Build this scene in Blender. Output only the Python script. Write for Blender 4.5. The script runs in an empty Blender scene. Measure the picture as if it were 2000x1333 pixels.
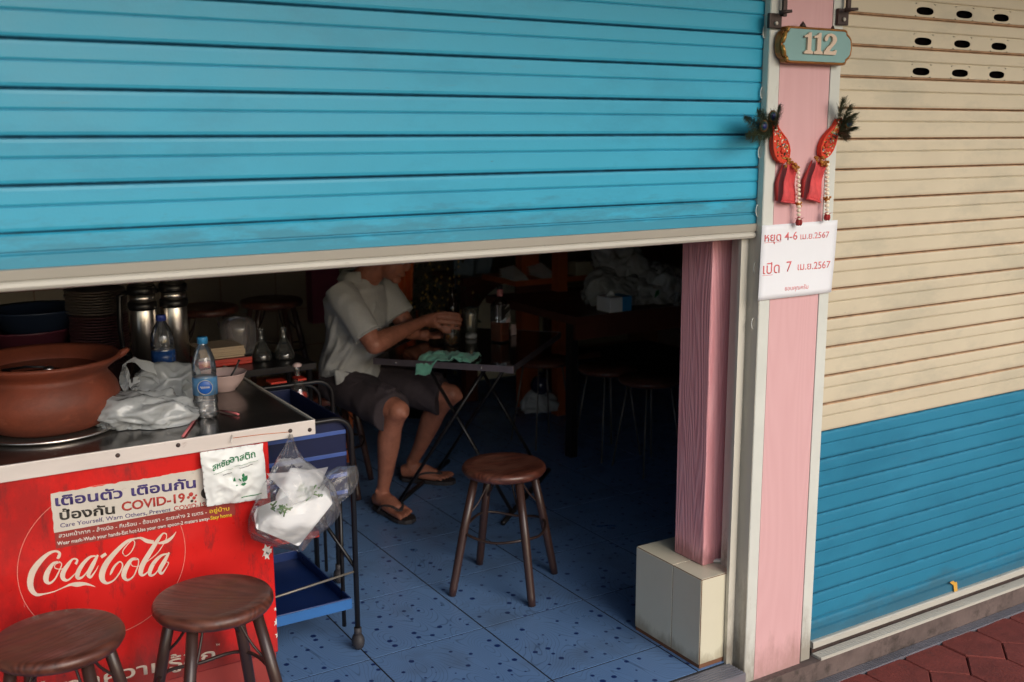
import bpy, math, random
import numpy as np
from mathutils import Vector, Matrix, noise
random.seed(7)
PI = math.pi
sc = bpy.context.scene
COL = sc.collection
R = math.radians

# ------------------------------------------------------------------ camera
FOC, YAW, PIT, ROL = 2070.7, .5507, -.1904, -.004
CAM = np.array([0.0, -2.175, 1.575])
_f = np.array([math.sin(YAW)*math.cos(PIT), math.cos(YAW)*math.cos(PIT), math.sin(PIT)])
_r = np.array([math.cos(YAW), -math.sin(YAW), 0.0]); _u = np.cross(_r, _f)
_c, _s = math.cos(ROL), math.sin(ROL)
CR, CU, CF = _c*_r+_s*_u, -_s*_r+_c*_u, _f
cam = bpy.data.cameras.new('camera'); cam.sensor_width = 36; cam.lens = FOC/2000*36
cam.clip_start = .05; cam.clip_end = 2000
cam.dof.use_dof = True; cam.dof.focus_distance = 3.1; cam.dof.aperture_fstop = 3.2
camo = bpy.data.objects.new('camera', cam); COL.objects.link(camo)
M = Matrix(((CR[0], CU[0], -CF[0], CAM[0]), (CR[1], CU[1], -CF[1], CAM[1]), (CR[2], CU[2], -CF[2], CAM[2]), (0, 0, 0, 1)))
camo.matrix_world = M
sc.camera = camo

# survey helpers: a sight line of the photograph met with a real plane of the place
def ray(px, py): return (px-1000)/FOC*CR-(py-666.5)/FOC*CU+CF
def atz(px, py, z):
    d = ray(px, py); t = (z-CAM[2])/d[2]; return Vector(CAM+t*d)
def aty(px, py, y):
    d = ray(px, py); t = (y-CAM[1])/d[1]; return Vector(CAM+t*d)
def atd(px, py, dist):
    return Vector(CAM+dist*ray(px, py))

# ------------------------------------------------------------------ light
w = bpy.data.worlds.new('World'); sc.world = w; w.use_nodes = True
nt = w.node_tree; bg = nt.nodes['Background']
sky = nt.nodes.new('ShaderNodeTexSky'); sky.sky_type = 'NISHITA'; sky.sun_disc = False
SUN_EL, SUN_ROT = R(27), R(174)
sky.sun_elevation = SUN_EL; sky.sun_rotation = SUN_ROT; sky.dust_density = 2; sky.air_density = 1.0; sky.ozone_density = 1.0
nt.links.new(sky.outputs[0], bg.inputs[0]); bg.inputs[1].default_value = .15
sl = bpy.data.lights.new('sun', 'SUN'); sl.energy = 1.25; sl.angle = R(40); sl.color = (1, .985, .985)
so = bpy.data.objects.new('sun', sl); COL.objects.link(so)
sd = Vector((math.sin(SUN_ROT-0*PI)*math.cos(SUN_EL), math.cos(SUN_ROT)*math.cos(SUN_EL), math.sin(SUN_EL)))
so.rotation_euler = sd.to_track_quat('Z', 'Y').to_euler()
vs = sc.view_settings; vs.view_transform = 'Standard'; vs.look = 'None'; vs.gamma = 1; vs.exposure = 0.12
vs.use_curve_mapping = False
sc.cycles.use_denoising = True
sc.cycles.max_bounces = 10; sc.cycles.diffuse_bounces = 5; sc.cycles.transparent_max_bounces = 24
sc.cycles.sample_clamp_indirect = 6; sc.cycles.caustics_refractive = False; sc.cycles.caustics_reflective = False

# ------------------------------------------------------------------ materials
MATS = {}
def N(nt, t, **k):
    n = nt.nodes.new(t)
    for a, b in k.items(): setattr(n, a, b)
    return n
def mat(name, col=(.5, .5, .5), rough=.5, metal=0.0, var=.12, vs_=6, bump=0.0, bs=40, stretch=(1, 1, 1), dirt=None, spec=.5, coat=0, trans=0, ior=1.45, alpha=1.0, sss=0, sheen=0, rvar=.0, world=False):
    """colour noise, fine relief and dirt patches of their own shape"""
    if name in MATS: return MATS[name]
    m = bpy.data.materials.new(name); m.use_nodes = True; MATS[name] = m
    t = m.node_tree; p = t.nodes['Principled BSDF']; L = t.links.new
    tc = N(t, 'ShaderNodeTexCoord'); ge = N(t, 'ShaderNodeNewGeometry'); CO = ge.outputs['Position'] if world else tc.outputs['Object']; mp = N(t, 'ShaderNodeMapping'); mp.inputs['Scale'].default_value = stretch
    L(CO, mp.inputs[0])
    n1 = N(t, 'ShaderNodeTexNoise'); n1.inputs['Scale'].default_value = vs_; n1.inputs['Detail'].default_value = 6; n1.inputs['Roughness'].default_value = .65
    L(mp.outputs[0], n1.inputs['Vector'])
    mx = N(t, 'ShaderNodeMix', data_type='RGBA')
    mx.inputs[6].default_value = tuple(c*(1-var) for c in col)+(1,); mx.inputs[7].default_value = tuple(min(1, c*(1+var)) for c in col)+(1,)
    rr = N(t, 'ShaderNodeMapRange'); rr.inputs[1].default_value = .3; rr.inputs[2].default_value = .7; L(n1.outputs[0], rr.inputs[0])
    L(rr.outputs[0], mx.inputs[0]); out = mx.outputs[2]
    if dirt:
        for dc, ds, thr, amt, st in (dirt if isinstance(dirt, list) else [dirt]):
            m2 = N(t, 'ShaderNodeMapping'); m2.inputs['Scale'].default_value = st; m2.inputs['Location'].default_value = (ds, thr*9, 3)
            L(CO, m2.inputs[0])
            n2 = N(t, 'ShaderNodeTexNoise'); n2.inputs['Scale'].default_value = ds; n2.inputs['Detail'].default_value = 8; n2.inputs['Roughness'].default_value = .7
            L(m2.outputs[0], n2.inputs['Vector'])
            r2 = N(t, 'ShaderNodeMapRange'); r2.inputs[1].default_value = thr; r2.inputs[2].default_value = thr+.12; r2.inputs[4].default_value = amt
            L(n2.outputs[0], r2.inputs[0])
            m3 = N(t, 'ShaderNodeMix', data_type='RGBA'); L(r2.outputs[0], m3.inputs[0]); L(out, m3.inputs[6]); m3.inputs[7].default_value = dc+(1,)
            out = m3.outputs[2]
    L(out, p.inputs['Base Color'])
    p.inputs['Roughness'].default_value = rough; p.inputs['Metallic'].default_value = metal
    p.inputs['Specular IOR Level'].default_value = spec; p.inputs['Coat Weight'].default_value = coat
    p.inputs['Transmission Weight'].default_value = trans; p.inputs['IOR'].default_value = ior; p.inputs['Alpha'].default_value = alpha
    p.inputs['Sheen Weight'].default_value = sheen
    if sss: p.inputs['Subsurface Weight'].default_value = sss; p.inputs['Subsurface Radius'].default_value = (.01, .004, .002)
    if rvar:
        r3 = N(t, 'ShaderNodeMapRange'); r3.inputs[1].default_value = .3; r3.inputs[2].default_value = .7; r3.inputs[3].default_value = max(0.02, rough-rvar); r3.inputs[4].default_value = rough+rvar
        L(n1.outputs[0], r3.inputs[0]); L(r3.outputs[0], p.inputs['Roughness'])
    if bump:
        b = N(t, 'ShaderNodeBump'); b.inputs['Strength'].default_value = bump; b.inputs['Distance'].default_value = .004
        nb = N(t, 'ShaderNodeTexNoise'); nb.inputs['Scale'].default_value = bs; nb.inputs['Detail'].default_value = 5
        L(mp.outputs[0], nb.inputs['Vector']); L(nb.outputs[0], b.inputs['Height']); L(b.outputs[0], p.inputs['Normal'])
    return m

def splash(m, col, h, amt=.8, sc_=14, z0=0.0, st=(1, 1, .35), world=False):
    """mud and mop stains climbing from the base of a thing"""
    t = m.node_tree; p = t.nodes['Principled BSDF']; L = t.links.new; src = p.inputs['Base Color'].links[0].from_socket
    tc = N(t, 'ShaderNodeTexCoord'); CO = N(t, 'ShaderNodeNewGeometry').outputs['Position'] if world else tc.outputs['Object']; sp = N(t, 'ShaderNodeSeparateXYZ'); L(CO, sp.inputs[0])
    n = N(t, 'ShaderNodeTexNoise'); n.inputs['Scale'].default_value = sc_; n.inputs['Detail'].default_value = 8; n.inputs['Roughness'].default_value = .7
    mp = N(t, 'ShaderNodeMapping'); mp.inputs['Scale'].default_value = st; L(CO, mp.inputs[0]); L(mp.outputs[0], n.inputs['Vector'])
    hh = N(t, 'ShaderNodeMapRange'); hh.inputs[1].default_value = z0; hh.inputs[2].default_value = z0+h; hh.inputs[3].default_value = .42; hh.inputs[4].default_value = -.25; L(sp.outputs[2], hh.inputs[0])
    a = N(t, 'ShaderNodeMath', operation='ADD'); L(n.outputs[0], a.inputs[0]); L(hh.outputs[0], a.inputs[1])
    r = N(t, 'ShaderNodeMapRange'); r.inputs[1].default_value = .56; r.inputs[2].default_value = .80; r.inputs[4].default_value = amt; L(a.outputs[0], r.inputs[0])
    mx = N(t, 'ShaderNodeMix', data_type='RGBA'); L(r.outputs[0], mx.inputs[0]); L(src, mx.inputs[6]); mx.inputs[7].default_value = col+(1,)
    L(mx.outputs[2], p.inputs['Base Color']); return m
def wood_mat(name, c1, c2, rough=.5, lines=22, scale=2.2, st=(1, 1, .09), bump=.5, dist=.003, coat=0):
    """flat sawn timber: contour lines of a stretched noise give the figure of the grain"""
    m = bpy.data.materials.new(name); m.use_nodes = True; MATS[name] = m
    t = m.node_tree; p = t.nodes['Principled BSDF']; L = t.links.new
    tc = N(t, 'ShaderNodeTexCoord'); mp = N(t, 'ShaderNodeMapping'); mp.inputs['Scale'].default_value = st
    L(tc.outputs['Object'], mp.inputs[0])
    n = N(t, 'ShaderNodeTexNoise'); n.inputs['Scale'].default_value = scale; n.inputs['Detail'].default_value = 1.5; n.inputs['Distortion'].default_value = .25
    L(mp.outputs[0], n.inputs['Vector'])
    a = N(t, 'ShaderNodeMath', operation='MULTIPLY'); a.inputs[1].default_value = lines; L(n.outputs[0], a.inputs[0])
    f = N(t, 'ShaderNodeMath', operation='PINGPONG'); f.inputs[1].default_value = .5; L(a.outputs[0], f.inputs[0])
    fine = N(t, 'ShaderNodeTexNoise'); fine.inputs['Scale'].default_value = 90; fine.inputs['Detail'].default_value = 4; L(mp.outputs[0], fine.inputs['Vector'])
    mixf = N(t, 'ShaderNodeMath', operation='MULTIPLY_ADD'); L(fine.outputs[0], mixf.inputs[0]); mixf.inputs[1].default_value = .5; L(f.outputs[0], mixf.inputs[2])
    rg = N(t, 'ShaderNodeMapRange'); rg.inputs[1].default_value = .2; rg.inputs[2].default_value = .75; L(mixf.outputs[0], rg.inputs[0])
    mx = N(t, 'ShaderNodeMix', data_type='RGBA'); mx.inputs[6].default_value = c2+(1,); mx.inputs[7].default_value = c1+(1,); L(rg.outputs[0], mx.inputs[0])
    L(mx.outputs[2], p.inputs['Base Color']); p.inputs['Roughness'].default_value = rough; p.inputs['Coat Weight'].default_value = coat
    b = N(t, 'ShaderNodeBump'); b.inputs['Strength'].default_value = bump; b.inputs['Distance'].default_value = dist
    L(rg.outputs[0], b.inputs['Height']); L(b.outputs[0], p.inputs['Normal'])
    return m

def wear(m, col, sc_=7, thr=.5, amt=.5, rnd_=.35):
    t = m.node_tree; p = t.nodes['Principled BSDF']; L = t.links.new; src = p.inputs['Base Color'].links[0].from_socket
    tc = N(t, 'ShaderNodeTexCoord'); oi = N(t, 'ShaderNodeObjectInfo'); ad = N(t, 'ShaderNodeVectorMath', operation='ADD'); L(tc.outputs['Object'], ad.inputs[0]); L(oi.outputs['Location'], ad.inputs[1])
    n = N(t, 'ShaderNodeTexNoise'); n.inputs['Scale'].default_value = sc_; n.inputs['Detail'].default_value = 7; n.inputs['Roughness'].default_value = .7; L(ad.outputs[0], n.inputs['Vector'])
    r = N(t, 'ShaderNodeMapRange'); r.inputs[1].default_value = thr; r.inputs[2].default_value = thr+.2; r.inputs[4].default_value = amt; L(n.outputs[0], r.inputs[0])
    mx = N(t, 'ShaderNodeMix', data_type='RGBA'); L(r.outputs[0], mx.inputs[0]); L(src, mx.inputs[6]); mx.inputs[7].default_value = col+(1,)
    hv = N(t, 'ShaderNodeHueSaturation'); v = N(t, 'ShaderNodeMapRange'); v.inputs[3].default_value = 1-rnd_; v.inputs[4].default_value = 1+rnd_; L(oi.outputs['Random'], v.inputs[0]); L(v.outputs[0], hv.inputs['Value']); L(mx.outputs[2], hv.inputs['Color'])
    L(hv.outputs[0], p.inputs['Base Color'])
    rr = N(t, 'ShaderNodeMapRange'); rr.inputs[1].default_value = .35; rr.inputs[2].default_value = .65; rr.inputs[3].default_value = .28; rr.inputs[4].default_value = .65; L(n.outputs[0], rr.inputs[0]); L(rr.outputs[0], p.inputs['Roughness'])
    return m
def film_mat(name, col=(.8, .82, .82), opac=.35, rough=.25, bump=.3, bs=30, gloss=.5):
    """thin translucent plastic film"""
    m = bpy.data.materials.new(name); m.use_nodes = True; MATS[name] = m
    t = m.node_tree; L = t.links.new
    for n in list(t.nodes):
        if n.type != 'OUTPUT_MATERIAL': t.nodes.remove(n)
    o = [n for n in t.nodes if n.type == 'OUTPUT_MATERIAL'][0]
    tr = N(t, 'ShaderNodeBsdfTransparent'); df = N(t, 'ShaderNodeBsdfDiffuse'); tl = N(t, 'ShaderNodeBsdfTranslucent'); gl = N(t, 'ShaderNodeBsdfGlossy')
    df.inputs[0].default_value = col+(1,); tl.inputs[0].default_value = col+(1,); gl.inputs['Roughness'].default_value = rough
    m1 = N(t, 'ShaderNodeMixShader'); m1.inputs[0].default_value = .35; L(df.outputs[0], m1.inputs[1]); L(tl.outputs[0], m1.inputs[2])
    m2 = N(t, 'ShaderNodeMixShader'); m2.inputs[0].default_value = opac; L(tr.outputs[0], m2.inputs[1]); L(m1.outputs[0], m2.inputs[2])
    fr = N(t, 'ShaderNodeFresnel'); fr.inputs[0].default_value = 1.5
    mu = N(t, 'ShaderNodeMath', operation='MULTIPLY'); mu.inputs[1].default_value = gloss*2; mu.use_clamp = True; L(fr.outputs[0], mu.inputs[0])
    m3 = N(t, 'ShaderNodeMixShader'); L(mu.outputs[0], m3.inputs[0]); L(m2.outputs[0], m3.inputs[1]); L(gl.outputs[0], m3.inputs[2])
    tc = N(t, 'ShaderNodeTexCoord'); nb = N(t, 'ShaderNodeTexNoise'); nb.inputs['Scale'].default_value = bs; nb.inputs['Detail'].default_value = 4; nb.inputs['Distortion'].default_value = 1; nb.noise_type = 'RIDGED_MULTIFRACTAL'
    L(tc.outputs['Object'], nb.inputs['Vector']); b = N(t, 'ShaderNodeBump'); b.inputs['Strength'].default_value = bump; b.inputs['Distance'].default_value = .01
    L(nb.outputs[0], b.inputs['Height'])
    for s_ in (df, gl, fr): L(b.outputs[0], s_.inputs['Normal'])
    L(m3.outputs[0], o.inputs[0])
    return m

grime = (.05, .04, .03)
def shutter_mat(name, col):
    return mat(name, col, rough=.42, var=.07, vs_=2.2, bump=.06, bs=160, rvar=.08, world=True,
               dirt=[((col[0]*.55, col[1]*.62, col[2]*.66), 4, .50, .30, (.5, 1, 1.2)), ((.14, .14, .13), 18, .64, .32, (.25, 1, 3.5)), ((.06, .07, .07), 50, .655, .65, (.4, 1, 1.8)), ((.62, .66, .64), 70, .74, .7, (1, 1, 1))])
m_blue = shutter_mat('blue shutter paint', (.037, .382, .575))
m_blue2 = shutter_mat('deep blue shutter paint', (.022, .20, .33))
m_beige = shutter_mat('beige shutter paint', (.60, .53, .39))
m_seamb = mat('blue slat joint shade', (.022, .19, .31), rough=.8, var=.3, vs_=30, world=True)  # darker blue paints shade into the slat joints
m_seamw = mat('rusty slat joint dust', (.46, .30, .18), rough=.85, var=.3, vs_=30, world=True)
m_alu = mat('weathered aluminium paint', (.62, .60, .52), rough=.5, metal=.0, var=.1, vs_=5, bump=.1, bs=90, stretch=(1, 1, .15), dirt=[((.16, .11, .07), 14, .60, .7, (1, 1, .25)), ((.10, .07, .05), 60, .68, .8, (1, 1, 1))])
m_trim = mat('off white trim paint', (.62, .64, .59), rough=.5, var=.05, vs_=8, bump=.08, bs=60, dirt=[((.30, .22, .14), 16, .64, .6, (1, 1, .3)), ((.08, .06, .05), 90, .72, .8, (1, 1, 1))])
m_rail = mat('rail grey', (.50, .48, .42), rough=.4, var=.1, vs_=5, bump=.1, bs=120, stretch=(.2, 1, 1), dirt=((.14, .11, .08), 20, .62, .7, (.3, 1, 1)))
m_pinkpanel = wood_mat('pale pink painted board', (.68, .405, .415), (.655, .38, .39), rough=.6, lines=30, scale=5, st=(1, 1, .10), bump=.15, dist=.0008)
m_pinkcol = wood_mat('deep pink painted timber', (.92, .47, .50), (.80, .35, .38), rough=.45, lines=30, scale=9, st=(1, 1, .06), bump=.5, dist=.002)
m_stool = wood_mat('dark red stool wood', (.12, .036, .022), (.05, .016, .011), rough=.38, lines=16, scale=6, st=(.25, 1.6, 1), bump=.35, dist=.0015, coat=.15)
m_stoolleg = mat('dark brown lacquer', (.045, .022, .018), rough=.38, var=.3, vs_=12, bump=.2, bs=50, stretch=(1, 1, .2), coat=.2)
m_iron = mat('painted iron', (.03, .017, .014), rough=.4, var=.2)
m_black = mat('black enamel', (.012, .011, .012), rough=.28, var=.2, bump=.1, dirt=((.05, .03, .02), 30, .68, .6, (1, 1, 1)))
m_chrome = mat('chrome', (.62, .60, .58), rough=.18, metal=1, var=.05)
m_steel = mat('brushed steel', (.86, .80, .74), rough=.30, metal=1, var=.1, bump=.05, bs=200, stretch=(1, 1, .02))
m_steeltop = mat('stained steel table top', (.20, .185, .175), rough=.2, metal=.9, var=.25, vs_=4, rvar=.1, bump=.05, bs=20, dirt=((.05, .04, .035), 7, .58, .5, (1, 1, 1)))
m_edge = mat('battered aluminium edging', (.70, .64, .60), rough=.42, metal=.25, var=.1, vs_=8, stretch=(.3, 1, 1), bump=.15, bs=40, dirt=[((.22, .09, .05), 16, .64, .8, (.7, 1, 1)), ((.06, .03, .02), 50, .70, .9, (1, 1, 1))])
m_red = mat('red enamel sheet', (.62, .012, .010), rough=.33, var=.10, vs_=3, bump=.06, bs=60, rvar=.07, dirt=[((.22, .012, .012), 3.2, .46, .60, (1, 1, .6)), ((.10, .02, .02), 22, .56, .7, (1, 1, .3)), ((.04, .02, .02), 70, .62, .7, (1, 1, .5)), ((.70, .48, .42), 60, .69, .8, (1.4, 1, .35))])
m_logo = mat('worn cream lettering paint', (.66, .53, .43), rough=.5, var=.1, vs_=20, dirt=((.42, .17, .11), 60, .60, .7, (1, 1, 1)))
m_logoline = mat('faded outline paint', (.66, .22, .17), rough=.5, var=.2, vs_=30)
m_sticker = mat('dirty white vinyl', (.60, .55, .48), rough=.4, var=.08, vs_=10, dirt=[((.30, .22, .15), 25, .60, .7, (1, 1, 1)), ((.12, .07, .05), 70, .68, .8, (1, 1, 1))])
m_stickred = mat('maroon vinyl', (.27, .035, .028), rough=.4, var=.15)
m_purple = mat('violet ink', (.055, .035, .16), rough=.5, var=.2)
m_dark = mat('black ink', (.03, .025, .02), rough=.5, var=.2)
m_inkred = mat('red ink', (.42, .04, .03), rough=.5, var=.2)
m_white = mat('white ink', (.72, .68, .62), rough=.5, var=.05)
m_yellow = mat('yellow ink', (.75, .50, .03), rough=.5, var=.1)
m_green = mat('green ink', (.02, .19, .07), rough=.5, var=.1)
m_paper = mat('white paper', (.80, .82, .86), rough=.6, var=.02, bump=.08, bs=12)
m_pinkink = mat('faded red print', (.70, .16, .17), rough=.6, var=.1)
m_cream = mat('cream glazed tile', (.66, .63, .49), rough=.28, var=.04, vs_=3, bump=.02, bs=20, dirt=[((.30, .24, .14), 22, .68, .6, (1, 1, .6)), ((.10, .08, .05), 120, .74, .8, (1, 1, 1))])
m_grout = mat('brown grout', (.16, .07, .035), rough=.8, var=.2)
m_cement = mat('grimy cement', (.13, .095, .085), rough=.9, var=.3, vs_=9, bump=.5, bs=60, dirt=((.045, .035, .03), 12, .52, .8, (1, 1, 1)))
m_groove = mat('ribbed threshold metal', (.30, .30, .34), rough=.4, metal=.6, var=.2, vs_=10, stretch=(.3, 1, 1), dirt=((.08, .06, .06), 14, .58, .7, (.4, 1, 1)))
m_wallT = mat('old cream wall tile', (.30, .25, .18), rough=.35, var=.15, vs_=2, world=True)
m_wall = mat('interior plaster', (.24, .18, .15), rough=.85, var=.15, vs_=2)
m_maroon = mat('maroon paint', (.24, .04, .08), rough=.5, var=.15)
m_terra = mat('terracotta', (.20, .047, .023), rough=.6, var=.2, vs_=9, bump=.35, bs=60, dirt=[((.10, .03, .018), 4, .50, .6, (1, 1, 1.6)), ((.03, .015, .01), 30, .64, .6, (1, 1, 1)), ((.34, .12, .07), 14, .62, .5, (1, 1, 2))])
m_water = mat('dark broth', (.012, .008, .007), rough=.12, var=.2)
m_brownwood = mat('orange brown wood', (.42, .10, .03), rough=.42, var=.2, vs_=5, stretch=(1, 1, .12), bump=.2, bs=60)
m_tblack = mat('black laminate', (.014, .010, .010), rough=.10, var=.1)
m_skin = mat('tanned skin', (.37, .145, .092), rough=.48, var=.22, vs_=22, bump=.5, bs=90, sss=.04, dirt=[((.22, .075, .05), 18, .55, .5, (1, 1, .6)), ((.12, .05, .035), 90, .66, .5, (1, 1, .4))])
m_nail = mat('nail', (.50, .25, .18), rough=.35, var=.05)
m_hair = mat('dark hair', (.02, .014, .012), rough=.5, var=.3, bump=.5, bs=90)
m_shirt = mat('grey marl polo cloth', (.44, .44, .425), rough=.9, var=.06, vs_=120, bump=.25, bs=300, sheen=.2)
m_shorts = mat('dark grey shorts cloth', (.05, .038, .044), rough=.9, var=.12, vs_=60, bump=.25, bs=200)
for mm, sc__, dd_ in ((m_shirt, 11, .022), (m_shorts, 12, .02)):
    t_ = mm.node_tree; p_ = t_.nodes['Principled BSDF']; tc_ = N(t_, 'ShaderNodeTexCoord'); mp_ = N(t_, 'ShaderNodeMapping'); mp_.inputs['Rotation'].default_value = (.5, .6, .3); mp_.inputs['Scale'].default_value = (1, 1, .45)
    nz_ = N(t_, 'ShaderNodeTexNoise'); nz_.inputs['Scale'].default_value = sc__; nz_.inputs['Detail'].default_value = 2.5; nz_.inputs['Distortion'].default_value = 1.2
    try: nz_.noise_type = 'RIDGED_MULTIFRACTAL'
    except Exception: pass
    t_.links.new(tc_.outputs['Object'], mp_.inputs[0]); t_.links.new(mp_.outputs[0], nz_.inputs['Vector'])
    bb_ = N(t_, 'ShaderNodeBump'); bb_.inputs['Strength'].default_value = .55; bb_.inputs['Distance'].default_value = dd_; t_.links.new(nz_.outputs[0], bb_.inputs['Height'])
    prev_ = p_.inputs['Normal'].links[0].from_node; t_.links.new(bb_.outputs[0], prev_.inputs['Normal'])
m_rubber = mat('dark grey rubber', (.035, .032, .035), rough=.6, var=.2)
m_towel = mat('green cloth', (.15, .42, .31), rough=.95, var=.2, vs_=40, bump=.6, bs=220, sheen=.3)
m_bluepl = mat('blue plastic', (.010, .030, .13), rough=.35, var=.12, vs_=10, rvar=.08)
m_redpl = mat('red plastic', (.45, .03, .015), rough=.35, var=.1)
m_foam = mat('white foam', (.82, .83, .84), rough=.6, var=.02, bump=.1, bs=150)
m_bag = film_mat('milky carrier bag film', (.92, .96, .97), opac=.56, rough=.22, bump=.45, bs=30, gloss=.75)
m_clear = film_mat('clear bag film', (.85, .85, .86), opac=.06, rough=.16, bump=.45, bs=22, gloss=.33)
m_bagw = mat('white plastic bag pack', (.80, .82, .80), rough=.4, var=.03, bump=.3, bs=16)
m_pet = film_mat('clear bottle plastic', (.85, .88, .90), opac=.09, rough=.06, bump=.15, bs=20, gloss=1.0)
m_glass = film_mat('thin glass', (.8, .85, .82), opac=.05, rough=.03, bump=0, bs=10, gloss=1.1)
m_capblue = mat('light blue cap', (.05, .30, .62), rough=.35, var=.05)
m_capnavy = mat('navy cap', (.05, .08, .38), rough=.35, var=.05)
m_label = mat('blue bottle label', (.10, .26, .48), rough=.3, var=.4, vs_=14)
m_labelnavy = mat('navy bottle label', (.02, .07, .24), rough=.3, var=.3, vs_=14)
m_bowl = mat('pink melamine', (.66, .48, .45), rough=.3, var=.04)
m_soup = mat('pale gravy', (.30, .13, .08), rough=.2, var=.2)
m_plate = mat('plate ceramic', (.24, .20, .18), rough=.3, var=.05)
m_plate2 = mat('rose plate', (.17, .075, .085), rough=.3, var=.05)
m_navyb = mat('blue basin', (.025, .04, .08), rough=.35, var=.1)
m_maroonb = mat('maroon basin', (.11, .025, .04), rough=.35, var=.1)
m_gold = mat('old gold', (.95, .62, .20), rough=.35, metal=.5, var=.2)
m_orange = mat('orange cloth', (.75, .16, .04), rough=.8, var=.2)
m_leaf = mat('dark foliage', (.07, .07, .035), rough=.5, var=.3)
m_feather = mat('feather barbs', (.05, .065, .03), rough=.5, var=.5, vs_=40)
m_feyeb = mat('feather eye bronze', (.20, .10, .03), rough=.4, var=.3)
m_feyet = mat('feather eye teal', (.02, .10, .11), rough=.35, var=.2)
m_feyen = mat('feather eye navy', (.01, .015, .10), rough=.3, var=.2)
m_orred = mat('red felt', (.62, .055, .025), rough=.8, var=.15)
m_sequin = mat('gold sequin', (.75, .55, .16), rough=.25, metal=.6, var=.3)
m_ribbon = mat('coral ribbon', (.66, .075, .08), rough=.75, var=.2, vs_=30, bump=.3, bs=60)
m_bead = mat('dried jasmine', (.85, .76, .58), rough=.6, var=.15)
m_rose = mat('dried rose', (.30, .02, .02), rough=.7, var=.3)
m_marig = mat('dried marigold', (.45, .17, .03), rough=.8, var=.4, vs_=40, bump=.5)
m_rust = mat('dark rusty steel', (.065, .045, .04), rough=.55, metal=.4, var=.4, vs_=20, bump=.3, dirt=((.16, .06, .03), 30, .6, .7, (1, 1, 1)))
m_sign = mat('sea green sign enamel', (.21, .38, .37), rough=.35, var=.06, vs_=8, dirt=((.30, .36, .30), 20, .66, .6, (1, 1, .3)))
m_signedge = mat('gilt sign frame', (.32, .13, .03), rough=.4, metal=.3, var=.4, vs_=16)
m_signgold = mat('bright gilt', (.46, .25, .06), rough=.35, metal=.4, var=.2)
m_digit = mat('cream digit', (.66, .52, .40), rough=.45, var=.05)
m_tape = mat('yellow tape', (.65, .36, .06), rough=.5, var=.1)
m_liqa = mat('amber spirit', (.20, .05, .01), rough=.05, trans=.8, var=.05)
m_beer = mat('beer', (.75, .38, .08), rough=.05, trans=.9, var=.02)
m_dglass = mat('dark bottle glass', (.02, .012, .01), rough=.06, var=.1)
m_facade = mat('painted facade render', (.45, .40, .34), rough=.8, var=.1, vs_=2, bump=.2)
m_asphalt = mat('asphalt', (.06, .058, .055), rough=.9, var=.2, vs_=4, bump=.5, bs=80)
m_shade_canopy = mat('canopy concrete', (.30, .27, .24), rough=.9, var=.15, vs_=2)

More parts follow.
